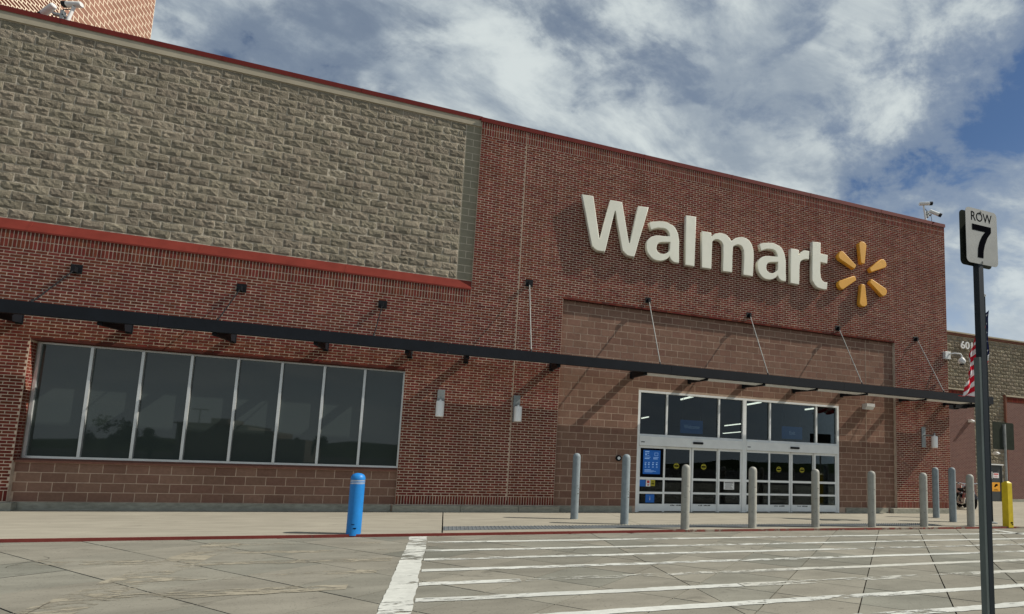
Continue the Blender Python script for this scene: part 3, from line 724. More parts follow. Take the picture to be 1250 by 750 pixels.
# interior
B().box(-.3, XR - .26, .26, 7.06, -.011, -.004).box(-.3, 30, 7.06, 38, -.011, -.004).obj('shop_floor', M['room_floor'], store)
B().box(-.3, 30, 38, 38.2, 0, 9).obj('shop_wall', M['dark_room'], store); B().box(-.4, -.3, .3, 38, 0, 9).obj('shop_wall', M['dark_room'], store); B().box(30, 30.1, 7.2, 38, 0, 9).obj('shop_wall', M['dark_room'], store)
B().box(-.3, XR - .26, .3, 7.06, 5.6, 5.7).box(-.3, 30, 7.06, 38, 5.6, 5.7).obj('shop_ceiling', M['dark_room'], store)
sh = B()
gd = B()
for x in (2.6, 5.0, 7.6, 10.4):
    sh.box(x, x + .9, 6, 14, 0, 1.5)
    for q in range(16): xx = x + random.uniform(-.2, .8); yy = random.uniform(4.6, 5.9); zz_ = random.choice((.1, .5, .9, 1.2)); gd.box(xx, xx + random.uniform(.06, .3), yy, yy + .2, zz_, zz_ + random.uniform(.03, .2))
sh.obj('shop_shelving', M['dark_room'], store); o = gd.obj('shelf_goods', M['plaster'], store); o['kind'] = 'stuff'
for i, (x, y0, y1) in enumerate([(8.1, 9.2, 10.7), (12.05, 9.3, 10.7), (15.95, 9.9, 10.9), (18.5, 21.8, 24.9), (23.4, 30.4, 34.1), (10.4, 21.4, 22.9)]):
    t = thing('ceiling_lamp', ['lit ceiling tube seen through the wide upper pane left of the entrance centre', 'lit tube lamp seen at the top of the pane just right of the entrance centre', 'short lit ceiling tube in the upper corner of the wide right entrance pane',
        'lit tube lamp deeper in the shop, upper of the pair left of the centre post', 'lit tube lamp deep in the shop, lower of the pair left of the centre post', 'small lit tube lamp seen in the leftmost upper pane of the entrance'][i], 'ceiling lamp', (x, (y0 + y1) / 2, 4.8), group='lit tube lamps under the shop ceiling')
    L = (y1 - y0) / 2; B().box(-.09, .09, -L, L, .03, .10).obj('housing', M['white'], t); B().tube([(0, -L + .03, 0), (0, L - .03, 0)], .045, 8).obj('tube', M['tube'], t)
for x0, x1, txt, lab in ((4.66, 5.55, 'Welcome', 'blue hanging sign reading Welcome behind the left upper panes of the entrance'), (8.96, 9.88, 'Exit', 'blue hanging sign reading Exit behind the right upper panes of the entrance')):
    t = thing('hanging_sign', lab, 'hanging sign', ((x0 + x1) / 2, 3, 2.55)); hw = (x1 - x0) / 2
    B().box(-hw, hw, 0, .03, 0, .48).obj('panel', M['blue_sign'], t)
    text_mesh('sign_lettering', txt, M['pale_blue'], .2, t, (0, -.004, .24), FRONT, width=.62 if txt == 'Welcome' else .26)
    for q in (-1, 1): B().tube([(q * hw * .8, .015, .48), (q * hw * .8, .015, 3.0)], .006, 6).obj('hanger', M['rod'], t)

# ================================================================== CANOPY
can = thing('canopy', 'long black steel canopy on tie rods running across the whole brick front', 'canopy')
FY = -1.2; CX0, CX1 = -20, 14.70
fx = [CX0, -14.8, -9.1, -3.4, 2.45, 8.3, CX1]
for xa, xb in zip(fx, fx[1:]): B().box(xa + .003, xb - .003, FY, FY + .10, 3.875 + random.uniform(-.002, .002), 4.13).obj('fascia', M['fascia'], can)
x = CX0
B().box(CX0, 13.9, FY + .105, -.33, 4.085, 4.12).obj('deck', M['fascia'], can)
OUT = [-19.4, -17.5, -15.7, -13.85, -11.96, -10.1, -8.15, -6.23, -4.32, -2.94, -.66, 1.75, 3.61, 5.5, 7.38, 9.3, 11.75, 13.80]
for x in OUT:
    yb = PAN_Y if PX0 < x < PX1 else 0
    o = B().prism_x([(yb, 4.075), (yb, 3.90), (FY + .13, 3.815), (FY + .13, 4.075)], x - .045, x + .045).obj('outrigger', M['fascia'], can)
    B().box(x - .06, x + .06, yb - .02, yb - .0, 3.87, 4.09).obj('wall_plate', M['fascia'], o)
for x0, x1 in zip(OUT[11:], OUT[12:]):
    o = B().box(x0 + .06, x1 - .06, FY + .105, FY + .50, 3.864, 3.872).obj('soffit_panel', M['soffit'], can)
B().box(14.58, 14.70, FY + .105, .28, 3.83, 4.10).box(XR + .004, 14.575, -.28, -.18, 3.80, 4.08).box(XR + .004, 14.575, .05, .2, 3.80, 4.08).obj('end_frame', M['fascia'], can)
B().box(14.0, 14.56, FY + .13, -.35, 3.95, 3.965).obj('soffit_panel', M['soffit'], can)
for i, (x, zb) in enumerate([(-14.2, 5.19), (-11.15, 5.19), (-8.10, 5.197), (-5.05, 5.198), (-1.40, 6.286), (2.145, 6.267), (5.60, 6.243), (9.06, 6.214), (12.49, 6.217)]):
    mt = M['black'] if i < 4 else M['rod']
    r = B().tube([(x, -.10, zb - .06), (x, FY + .05, 4.12)], .0145 if i > 3 else .012, 8).obj('tie_rod', mt, can)
    hb = .10 if i < 5 else .085
    B().box(x - hb, x + hb, -.022, -.0095, zb - hb, zb + hb).obj('bracket_plate', M['black'], r)
    B().box(x - .03, x + .03, -.13, -.022, zb - .085, zb + .03).obj('clevis', M['black'], r)
    B().tube([(x, FY + .085, 4.19), (x, FY + .05, 4.12)], .022, 8).obj('turnbuckle', M['black'], r)

# ================================================================== STORE SIGN
LETTERS = {
'W':[(-0.06,9.07),(0.28,9.08),(0.51,7.84),(0.53,7.83),(0.80,9.07),(1.16,9.07),(1.42,7.85),(1.45,7.86),(1.67,9.05),(2.00,9.07),(1.89,8.60),(1.73,8.00),(1.62,7.54),(1.58,7.41),(1.58,7.44),(1.57,7.47),(1.54,7.47),(1.50,7.46),(1.46,7.47),(1.42,7.47),(1.38,7.48),(1.35,7.50),(1.32,7.52),(1.29,7.54),(1.27,7.57),(1.26,7.57),(1.24,7.58),(1.21,7.69),(1.14,8.00),(1.04,8.42),(0.97,8.75),(0.95,8.75),(0.87,8.38),(0.78,7.90),(0.71,7.53),(0.68,7.43),(0.67,7.45),(0.66,7.48),(0.62,7.47),(0.57,7.47),(0.52,7.47),(0.48,7.47),(0.45,7.48),(0.41,7.50),(0.39,7.51),(0.36,7.53),(0.34,7.56),(0.33,7.55),(0.32,7.54),(0.28,7.68),(0.18,8.08),(0.05,8.63)],
'a':[(2.03,8.60),(2.09,8.63),(2.18,8.66),(2.26,8.68),(2.34,8.70),(2.42,8.71),(2.50,8.72),(2.56,8.72),(2.63,8.71),(2.69,8.69),(2.75,8.67),(2.81,8.65),(2.86,8.61),(2.90,8.57),(2.93,8.52),(2.96,8.46),(2.99,8.40),(3.00,8.32),(3.02,8.24),(3.03,8.17),(3.03,8.08),(3.03,7.98),(3.03,7.82),(3.04,7.64),(3.04,7.50),(3.01,7.50),(2.97,7.50),(2.93,7.50),(2.89,7.50),(2.86,7.51),(2.83,7.53),(2.80,7.55),(2.78,7.57),(2.76,7.59),(2.75,7.62),(2.73,7.65),(2.72,7.67),(2.71,7.64),(2.68,7.61),(2.65,7.57),(2.60,7.54),(2.55,7.51),(2.49,7.49),(2.43,7.47),(2.36,7.47),(2.30,7.47),(2.24,7.48),(2.19,7.50),(2.14,7.53),(2.10,7.57),(2.06,7.61),(2.02,7.66),(2.00,7.71),(1.98,7.77),(1.97,7.84),(1.97,7.90),(1.97,7.97),(1.99,8.03),(2.02,8.08),(2.06,8.12),(2.10,8.16),(2.15,8.19),(2.21,8.22),(2.27,8.24),(2.34,8.25),(2.40,8.26),(2.47,8.26),(2.55,8.27),(2.64,8.28),(2.71,8.29),(2.71,8.32),(2.70,8.37),(2.68,8.41),(2.66,8.44),(2.63,8.47),(2.60,8.49),(2.56,8.50),(2.52,8.51),(2.46,8.50),(2.40,8.50),(2.33,8.49),(2.27,8.47),(2.20,8.44),(2.14,8.41),(2.10,8.38)],
'a_h':[(2.73,8.11),(2.68,8.10),(2.62,8.09),(2.55,8.08),(2.50,8.07),(2.44,8.06),(2.40,8.04),(2.36,8.02),(2.34,8.00),(2.32,7.97),(2.30,7.93),(2.30,7.89),(2.29,7.85),(2.30,7.82),(2.31,7.78),(2.33,7.75),(2.36,7.73),(2.39,7.71),(2.43,7.70),(2.47,7.70),(2.52,7.70),(2.56,7.71),(2.61,7.74),(2.65,7.77),(2.68,7.80),(2.70,7.82),(2.72,7.85),(2.73,7.90),(2.73,7.97),(2.73,8.05)],
'l':[(3.24,9.06),(3.58,9.07),(3.56,7.48),(3.25,7.48)],
'm':[(3.79,8.65),(4.11,8.65),(4.12,8.52),(4.15,8.55),(4.19,8.60),(4.24,8.64),(4.29,8.66),(4.35,8.68),(4.41,8.70),(4.47,8.70),(4.54,8.70),(4.60,8.69),(4.66,8.67),(4.71,8.63),(4.75,8.60),(4.78,8.56),(4.81,8.53),(4.83,8.50),(4.86,8.54),(4.91,8.58),(4.97,8.63),(5.03,8.65),(5.09,8.68),(5.16,8.69),(5.23,8.70),(5.29,8.70),(5.36,8.69),(5.42,8.66),(5.47,8.63),(5.51,8.59),(5.55,8.54),(5.58,8.49),(5.60,8.43),(5.62,8.38),(5.63,8.33),(5.64,8.21),(5.64,7.99),(5.63,7.70),(5.62,7.47),(5.27,7.47),(5.28,7.66),(5.29,7.91),(5.29,8.12),(5.28,8.22),(5.28,8.27),(5.26,8.31),(5.24,8.35),(5.22,8.38),(5.19,8.41),(5.15,8.42),(5.10,8.43),(5.06,8.43),(5.01,8.41),(4.97,8.39),(4.93,8.36),(4.90,8.35),(4.89,8.32),(4.88,8.23),(4.87,8.01),(4.87,7.72),(4.87,7.49),(4.54,7.48),(4.54,7.69),(4.55,7.96),(4.54,8.19),(4.54,8.30),(4.53,8.34),(4.51,8.38),(4.48,8.42),(4.45,8.44),(4.41,8.46),(4.37,8.47),(4.33,8.47),(4.29,8.47),(4.25,8.45),(4.21,8.43),(4.18,8.40),(4.16,8.38),(4.15,8.36),(4.15,8.26),(4.14,8.03),(4.14,7.73),(4.14,7.49),(3.81,7.48)],
'b':[(5.85,8.56),(5.91,8.58),(5.98,8.61),(6.07,8.64),(6.16,8.66),(6.27,8.69),(6.37,8.70),(6.45,8.70),(6.52,8.69),(6.59,8.66),(6.65,8.63),(6.71,8.59),(6.76,8.53),(6.79,8.47),(6.82,8.41),(6.84,8.32),(6.84,8.24),(6.85,8.14),(6.85,8.01),(6.85,7.83),(6.84,7.62),(6.84,7.46),(6.80,7.46),(6.75,7.45),(6.70,7.46),(6.66,7.48),(6.62,7.50),(6.59,7.53),(6.57,7.57),(6.55,7.60),(6.54,7.63),(6.50,7.59),(6.44,7.54),(6.38,7.49),(6.30,7.46),(6.21,7.43),(6.13,7.42),(6.06,7.42),(6.00,7.43),(5.93,7.46),(5.88,7.49),(5.84,7.54),(5.80,7.59),(5.77,7.65),(5.75,7.71),(5.75,7.78),(5.75,7.84),(5.76,7.91),(5.78,7.98),(5.82,8.04),(5.87,8.09),(5.93,8.13),(6.00,8.17),(6.08,8.19),(6.17,8.22),(6.29,8.23),(6.42,8.25),(6.53,8.26),(6.53,8.28),(6.52,8.32),(6.51,8.36),(6.49,8.39),(6.46,8.42),(6.42,8.45),(6.36,8.46),(6.30,8.47),(6.22,8.46),(6.12,8.43),(6.01,8.38),(5.92,8.34)],
'b_h':[(6.56,8.08),(6.49,8.07),(6.40,8.06),(6.32,8.04),(6.27,8.03),(6.22,8.01),(6.18,7.98),(6.15,7.93),(6.13,7.89),(6.12,7.83),(6.12,7.78),(6.14,7.73),(6.17,7.69),(6.21,7.66),(6.27,7.65),(6.33,7.65),(6.38,7.66),(6.43,7.68),(6.47,7.70),(6.51,7.73),(6.53,7.77),(6.55,7.83),(6.56,7.91),(6.56,8.00)],
'r':[(7.05,8.64),(7.36,8.63),(7.35,8.43),(7.37,8.46),(7.40,8.51),(7.43,8.56),(7.47,8.59),(7.51,8.62),(7.56,8.65),(7.63,8.66),(7.71,8.66),(7.77,8.66),(7.76,8.37),(7.72,8.37),(7.67,8.37),(7.61,8.36),(7.57,8.34),(7.52,8.32),(7.47,8.29),(7.44,8.26),(7.41,8.22),(7.39,8.12),(7.38,7.92),(7.38,7.66),(7.37,7.45),(7.03,7.46)],
't':[(7.90,9.02),(8.23,9.03),(8.22,8.65),(8.52,8.64),(8.50,8.35),(8.22,8.36),(8.22,8.24),(8.21,8.09),(8.22,7.95),(8.23,7.88),(8.24,7.82),(8.26,7.78),(8.28,7.74),(8.31,7.71),(8.35,7.69),(8.40,7.68),(8.45,7.68),(8.50,7.69),(8.48,7.44),(8.42,7.43),(8.35,7.43),(8.27,7.43),(8.20,7.44),(8.12,7.45),(8.06,7.48),(8.01,7.52),(7.97,7.56),(7.93,7.62),(7.91,7.64),(7.89,7.67),(7.89,7.81),(7.89,8.17),(7.90,8.64)],
}

LETTERS['b'] = [(x + 3.82, z - .02) for x, z in LETTERS['a']]; LETTERS['b_h'] = [(x + 3.82, z - .02) for x, z in LETTERS['a_h']]
sign = thing('wall_sign', 'large ivory channel letters reading Walmart high on the brick tower above the entrance', 'sign', (0, 0, 0))
def letter(name, outs, holes, parent, m, yb, yf, bev=.012):
    cu = bpy.data.curves.new('t', 'CURVE'); cu.dimensions = '2D'; cu.fill_mode = 'BOTH'
    for pl in [outs] + holes:
        sp = cu.splines.new('POLY'); sp.points.add(len(pl) - 1)
        for p, q in zip(sp.points, pl): p.co = (q[0], q[1], 0, 1)
        sp.use_cyclic_u = True
    cu.extrude = abs(yf - yb) / 2 - bev; cu.bevel_depth = bev; cu.bevel_resolution = 1; cu.offset = -bev
    t = bpy.data.objects.new('t', cu); COL.objects.link(t)
    me = bpy.data.meshes.new_from_object(t.evaluated_get(bpy.context.evaluated_depsgraph_get())); bpy.data.objects.remove(t)
    me.materials.clear(); me.materials.append(m); me.name = name
    for v in me.vertices: v.co = Vector((v.co.x, (yb + yf) / 2 - v.co.z, v.co.y))
    me.flip_normals() if False else None
    return link(name, me, parent)
for key, nm, hole in (('W', 'letter_w', None), ('a', 'letter_a', 'a_h'), ('l', 'letter_l', None), ('m', 'letter_m', None), ('b', 'letter_a', 'b_h'), ('r', 'letter_r', None), ('t', 'letter_t', None)):
    letter(nm, LETTERS[key], [LETTERS[hole]] if hole else [], sign, M['letter'], -.045, -.20)
spark = thing('starburst_sign', 'amber six-ray starburst emblem mounted beside the last ivory letter', 'emblem', (10.0, 0, 8.21))
for k in range(6):
    a = R(90 + 60 * k); c, s = math.cos(a), math.sin(a)
    pl = []
    for u, v in [(.40, -.085), (.37, -.05), (.37, .05), (.40, .085), (1.06, .165), (1.13, .12), (1.165, .05), (1.165, -.05), (1.13, -.12), (1.06, -.165)]: pl.append((u * c - v * s, u * s + v * c))
    letter('ray', pl, [], spark, M['yellow'], -.045, -.20, .02)

# ================================================================== WALL FIXTURES
def wall_lamp(x, ztop, label, yarm=-.42, yw=0):
    t = thing('wall_lamp', label, 'wall lamp', (x, yw, ztop - .72), group='white shaded lamps on the brick front')
    B().rbox(-.09, .09, -.03, -.010, 0, .72, .004).obj('back_plate', M['lamp_metal'], t)
    B().box(-.02, .02, yarm, -.03, .40, .44).box(-.02, .02, yarm - .02, yarm + .02, .40, .50).obj('arm', M['lamp_metal'], t)
    B().lathe((0, yarm, .18 - .20), [(.085, 0), (.10, .01), (.10, .38), (.09, .40), (.03, .405), (.025, .44)], 18).obj('shade', M['lamp_glass'], t, True)
    B().tube([(0, yarm, .40), (0, yarm, .36)], .015, 8).obj('stem', M['lamp_metal'], t)
    return t
wall_lamp(-3.5, 3.13, 'white cylinder lamp on a grey plate, nearest the long window')
wall_lamp(-1.56, 3.12, 'white cylinder lamp on a grey plate beside the brick control joint')
wall_lamp(12.77, 3.03, 'white cylinder lamp on a grey plate near the far right brick corner', -.47)
fl = thing('flood_light', 'small pale flood light on the block wall right of the doors', 'flood light', (10.31, PAN_Y, 3.5))
B().prism_x([(-.26, .10), (-.26, .20), (-.03, .20), (-.03, .02), (-.16, 0)], -.17, .17).obj('housing', M['white'], fl); B().box(-.05, .05, -.03, -.005, .04, .18).obj('mount', M['lamp_metal'], fl)
def round_button(x, z, label):
    t = thing('door_button', label, 'button', (x, PAN_Y, z))
    B().tube([(0, -.004, 0), (0, -.06, 0)], .085, 16).obj('housing', M['black'], t); B().tube([(.0, -.06, 0), (.0, -.075, 0)], .045, 14).obj('button', M['alu'], t)
round_button(1.42, 1.53, 'small round black fixture on the block wall just left of the doors')
def dome_camera(x, y, z, label):
    t = thing('dome_camera', label, 'security camera', (x, y, z))
    B().rbox(-.13, .13, -.12, -.010, -.14, .14, .01).obj('junction_box', M['white'], t)
    B().tube([(.05, -.12, .05), (.18, -.22, .07), (.36, -.32, .05), (.40, -.34, -.02), (.40, -.34, -.10)], .025, 10).obj('arm', M['white'], t, True)
    B().lathe((.40, -.34, -.34), [(.05, 0), (.10, .03), (.125, .09), (.12, .15), (.06, .24), (.03, .26)], 16).obj('housing', M['white'], t, True)
    B().lathe((.40, -.34, -.385), [(.02, 0), (.07, .02), (.09, .06)], 14).obj('dome', M['cam_glass'], t, True)
    B().tube([(.0, -.1, -.13), (.03, -.12, -.22), (.06, -.1, -.1)], .01, 6).obj('cable', M['cable'], t)
dome_camera(13.92, 0, 5.74, 'white dome camera on a bent arm at the right brick corner')
def cam_pair(loc, rz, label, sc=1.0):
    t = thing('security_camera', label, 'security camera', loc, rz); t.scale = (sc, sc, sc)
    B().tube([(0, 0, -.1), (-.05, 0, .25), (-.12, 0, .58)], .045, 10, r1=.035).obj('post', M['white'], t, True)
    B().tube([(-.12, 0, .52), (-.12, 0, .62), (0, -.05, .64)], .02, 8).obj('swivel', M['black'], t)
    B().box(.02, .28, -.05, .05, .22, .27).box(.05, .12, -.05, .05, .10, .38).obj('bracket', M['lamp_metal'], t)
    def can_(a, b_, par):
        a = Vector(a); b_ = Vector(b_); h = B().tube([a, a.lerp(b_, .05), b_], [.055, .075, .075], 10).obj('housing', M['white'], par, True)
        dd = (b_ - a).normalized(); B().tube([b_ - dd * .03, b_ + dd * .09], .08, 10).obj('hood', M['black'], h)
        return h
    can_((-.30, .05, .66), (.12, -.12, .68), t); can_((.26, .05, .46), (.60, -.15, .25), t)
    B().tube([(.28, 0, .22), (.33, 0, .05), (.28, 0, -.1)], .01, 6).obj('cable', M['cable'], t)
    B().tube([(-.1, 0, .5), (.08, .02, .42), (.12, .02, .2), (.02, 0, .02)], .012, 6).obj('cable', M['cable'], t, True)
    return t
cam_pair((13.25, .1, 10.92), 0, 'pair of white cameras on a post at the right end of the tower roof', .88)
cam_pair((-12.2, .42, 10.98), R(180), 'pair of white cameras on a post above the left stone wall coping', .85)

# ================================================================== BOLLARDS
def bollard(h, label, r=.095, loc=(0, 0, 0), m='grey_post', group='grey pipe bollards along the kerb'):
    t = thing('bollard', label, 'bollard', loc, group=group)
    B().lathe((0, 0, -.02), [(r, 0), (r, h - .09), (r * .95, h - .05), (r * .8, h - .015), (r * .5, h + .008), (r * .15, h + .018)], 22).obj('post', M[m], t, True)
    sc_b = B()
    for q in range(7):
        a = random.uniform(-2.6, -.6); z = random.uniform(.08, h * .7); ww = random.uniform(.02, .07) / r; hh = random.uniform(.006, .022); rr = r + .0012
        p_ = [(rr * math.cos(a + ww * k / 3), rr * math.sin(a + ww * k / 3)) for k in range(4)]
        for (xa, ya), (xb, yb) in zip(p_, p_[1:]): sc_b.add([(xa, ya, z), (xb, yb, z + .003), (xb, yb, z + hh), (xa, ya, z + hh * .8)], [(0, 1, 2, 3)])
    o = sc_b.obj('scuffs', M['scuff'], t); o['kind'] = 'stuff'
    B().lathe((0, 0, -.01), [(r + .012, 0), (r + .012, .014), (r, .018)], 22).obj('base_ring', M['base'], t, True)
    return t
b0 = bollard(1.41, 'grey bollard in front of the left sliding doors, first of the kerb row', loc=(1.74, -3.85, 0))
for (x, y, lab) in [(3.52, -3.70, 'grey bollard in front of the centre post of the entrance'), (5.31, -3.65, 'grey bollard in front of the right sliding doors'),
                    (6.98, -3.70, 'grey bollard in front of the block wall right of the doors'), (8.69, -3.70, 'grey bollard in front of the right brick pier, fifth of the kerb row'),
                    (10.28, -3.76, 'grey bollard at the right end of the kerb row, just left of the sign pole')]:
    dup(b0, (x, y, 0), label=lab)
b1 = bollard(1.60, 'taller slate grey bollard near the wall at the left of the entrance', loc=(-.24, -1.76, 0), m='slate_post'); 
for x, y, lab in [(.67, -2.88, 'taller slate grey bollard second from the left, in front of the door frame edge'), (11.6, -1.5, 'taller slate grey bollard standing back near the right brick pier'), (10.96, -2.64, 'taller slate grey bollard just in front of the right building corner')]:
    dup(b1, (x, y, 0), label=lab)
bb = thing('bollard', 'bright blue bollard with a pale striped collar standing at the red kerb', 'bollard', (-4.72, -4.12, 0))
r = .118
B().lathe((0, 0, -.02), [(r, 0), (r, .88)], 26).obj('sleeve', M['blue_post'], bb, True)
B().lathe((0, 0, .86), [(r * .98, 0), (r * .98, .09)], 26).obj('collar', M['blue_post'], bb, True)
for z in (.868, .895, .922): B().lathe((0, 0, z), [(r * .995, 0), (r * .995, .012)], 26).obj('band', M['alu'], bb, True)
B().lathe((0, 0, .945), [(r * 1.0, 0), (r * 1.0, .02), (r * .93, .055), (r * .75, .085), (r * .4, .105), (r * .1, .11)], 26).obj('cap', M['blue_post'], bb, True)
B().box(.0, .05, -r - .002, -r + .01, .10, .115).box(-.03, .02, -r - .002, -r + .01, .17, .178).obj('scrape', M['ink'], bb)

# ================================================================== YELLOW SIGN POST
ys = thing('sign_post', 'yellow square bollard carrying a thin pole with a dark sign seen from behind', 'sign post', (11.62, -3.80, 0))
B().add([(-.09, -.09, -.02), (.09, -.09, -.02), (.09, .09, -.02), (-.09, .09, -.02), (-.085, -.085, 1.2), (.085, -.085, 1.2), (.085, .085, 1.2), (-.085, .085, 1.2), (-.03, -.03, 1.25), (.03, -.03, 1.25), (.03, .03, 1.25), (-.03, .03, 1.25)],
        [(0, 3, 2, 1), (0, 1, 5, 4), (1, 2, 6, 5), (2, 3, 7, 6), (3, 0, 4, 7), (4, 5, 9, 8), (5, 6, 10, 9), (6, 7, 11, 10), (7, 4, 8, 11), (8, 9, 10, 11)]).obj('base_sleeve', M['yellow_post'], ys)
B().box(-.02, .06, -.092, -.0905, .09, .13).box(.02, .075, -.093, -.0915, .05, .075).obj('scuff', M['ink'], ys)
B().tube([(0, 0, 1.2), (0, 0, 2.85)], .032, 12).obj('pole', M['rod'], ys, True)
def plate(w_, h, r, y0, y1):
    pts = []
    for cx_, cz_, a0 in ((w_ / 2 - r, h / 2 - r, 0), (-w_ / 2 + r, h / 2 - r, 90), (-w_ / 2 + r, -h / 2 + r, 180), (w_ / 2 - r, -h / 2 + r, 270)):
        for k in range(6): a = R(a0 + 18 * k); pts.append((cx_ + r * math.cos(a), cz_ + r * math.sin(a)))
    n = len(pts); v = [(x, y0, z) for x, z in pts] + [(x, y1, z) for x, z in pts]
    return B().add(v, [tuple(reversed(range(n))), tuple(range(n, 2 * n))] + [((i + 1) % n, n + (i + 1) % n, n + i, i) for i in range(n)])
o = plate(.98, .77, .05, .035, .040).obj('sign_panel', M['sign_back'], ys); o.location = (.0, 0, 2.52); o.rotation_euler = (0, 0, R(6))
B().box(-.035, .035, .028, .036, 2.2, 2.85).obj('sign_strap', M['lamp_metal'], ys)

# ================================================================== ROW 7 SIGN
rs = thing('row_sign', 'grey sign reading ROW 7 on a tall dark pole in the right foreground', 'sign', (1.50, -10.985, SZ))
ZS = 3.695 - SZ
B().box(-.030, .030, -.030, .030, 0, ZS + .22).obj('pole', M['post'], rs)
B().box(-.062, -.031, -.028, .028, 0, 2.50 - SZ).obj('pole_sleeve', M['post2'], rs)
o = plate(.415, .555, .045, -.0345, -.0315).obj('sign_panel', M['sign_face'], rs); o.location = (.02, 0, ZS)
p2 = plate(.415, .555, .045, .0315, .0345).obj('sign_panel', M['sign_back'], rs); p2.location = (.02, 0, ZS)
text_mesh('sign_lettering', 'ROW', M['ink'], .12, rs, (.022, -.0352, ZS + .198), FRONT, .0004, width=.275, height=.092)
b7 = B()
def poly_xz(b, pts, y0, y1):
    n = len(pts); b.add([(x, y0, z) for x, z in pts] + [(x, y1, z) for x, z in pts], [tuple(range(n)), tuple(reversed(range(n, 2 * n)))] + [(i, n + i, n + (i + 1) % n, (i + 1) % n) for i in range(n)])
pts7 = [(-.125, .14), (-.125, .080), (.045, .080), (.005, .035), (-.032, -.03), (-.055, -.10), (-.062, -.19), (.012, -.19), (.018, -.12), (.038, -.05), (.075, .025), (.125, .085), (.125, .14)]
poly_xz(b7, [(x + .018, z + ZS) for x, z in [(a, b - .024) for a, b in pts7]], -.0362, -.0350); b7.obj('sign_numeral', M['ink'], rs)
for z in (.255, -.255): B().tube([(.02, -.033, ZS + z), (.02, -.042, ZS + z)], .012, 8).obj('bolt', M['rod'], rs)

# ================================================================== FLAG
fp = thing('flagpole', 'tall dark flagpole standing behind the sign pole near the right corner', 'flagpole', (12.0, -3.05, 0))
B().tube([(0, 0, 0), (0, 0, 6.85)], .032, 12, r1=.022).obj('pole', M['post'], fp, True)
B().lathe((0, 0, 6.83), [(.02, 0), (.045, .04), (.04, .08), (.01, .1)], 12).obj('finial', M['alu'], fp, True)
B().lathe((0, 0, 0), [(.14, 0), (.14, .03), (.06, .05)], 16).obj('base_flange', M['lamp_metal'], fp, True)
fg = thing('flag', 'red and white striped flag with a navy starred corner hanging limp behind the sign pole', 'flag', (12.0, -3.05, 0))
NS, NT = 40, 52
def flag_pt(s, t):
    # s along the fly (falling down), t down the hoist
    x = .13 * (1 - s) * (1 - .6 * t) - .02 - (.66 + .62 * t) * s + .02 * math.sin(t * 16 + s * 3) * (.3 + s)
    z = 6.42 - 2.55 * t + (-1.28 + .60 * t) * s
    y = (.06 * math.sin(t * 9 + s * 7) + .03 * math.sin(t * 21 - s * 5)) * (.35 + .65 * s) + .09 * math.sin(s * 11 + t) - .05
    return (x, y, max(z, 3.70 + .03 * math.sin(s * 12)))
mats = {'red': B(), 'white': B(), 'blue': B()}
for j in range(NT):
    for i in range(NS):
        s0, s1, t0, t1 = i / NS, (i + 1) / NS, j / NT, (j + 1) / NT
        k = 'blue' if (s0 < .4 and t0 < .535) else ('red' if int(t0 * 13) % 2 == 0 else 'white')
        mats[k].add([flag_pt(s0, t0), flag_pt(s1, t0), flag_pt(s1, t1), flag_pt(s0, t1)], [(0, 1, 2, 3)])
for k, mm, nm in (('red', 'red_cloth', 'red_stripes'), ('white', 'white_cloth', 'white_stripes'), ('blue', 'blue_cloth', 'canton')):
    me_b = mats[k]; bm = bmesh.new(); o = me_b.obj(nm, M[mm], fg); bm.from_mesh(o.data); bmesh.ops.remove_doubles(bm, verts=bm.verts, dist=.0005)
    bm.to_mesh(o.data); bm.free(); o.data.shade_smooth()
    sol_ = o.modifiers.new('thick', 'SOLIDIFY'); sol_.thickness = .004
stb = B()
for r in range(9):
    for c in range(6 if r % 2 == 0 else 5):
        s = (.04 + c * .064 + (0 if r % 2 == 0 else .032)); t = .04 + r * .055
        p = Vector(flag_pt(s, t)); du = (Vector(flag_pt(s + .01, t)) - p).normalized(); dv = (Vector(flag_pt(s, t + .01)) - p).normalized(); nn = du.cross(dv).normalized()
        for sg in (.006, -.006):
            ring = [p + nn * sg + (du * math.cos(R(90 + 36 * q)) + dv * math.sin(R(90 + 36 * q))) * (.045 if q % 2 == 0 else .018) for q in range(10)]
            stb.add(ring, [tuple(range(10))])
stb.obj('stars', M['white_cloth'], fg)

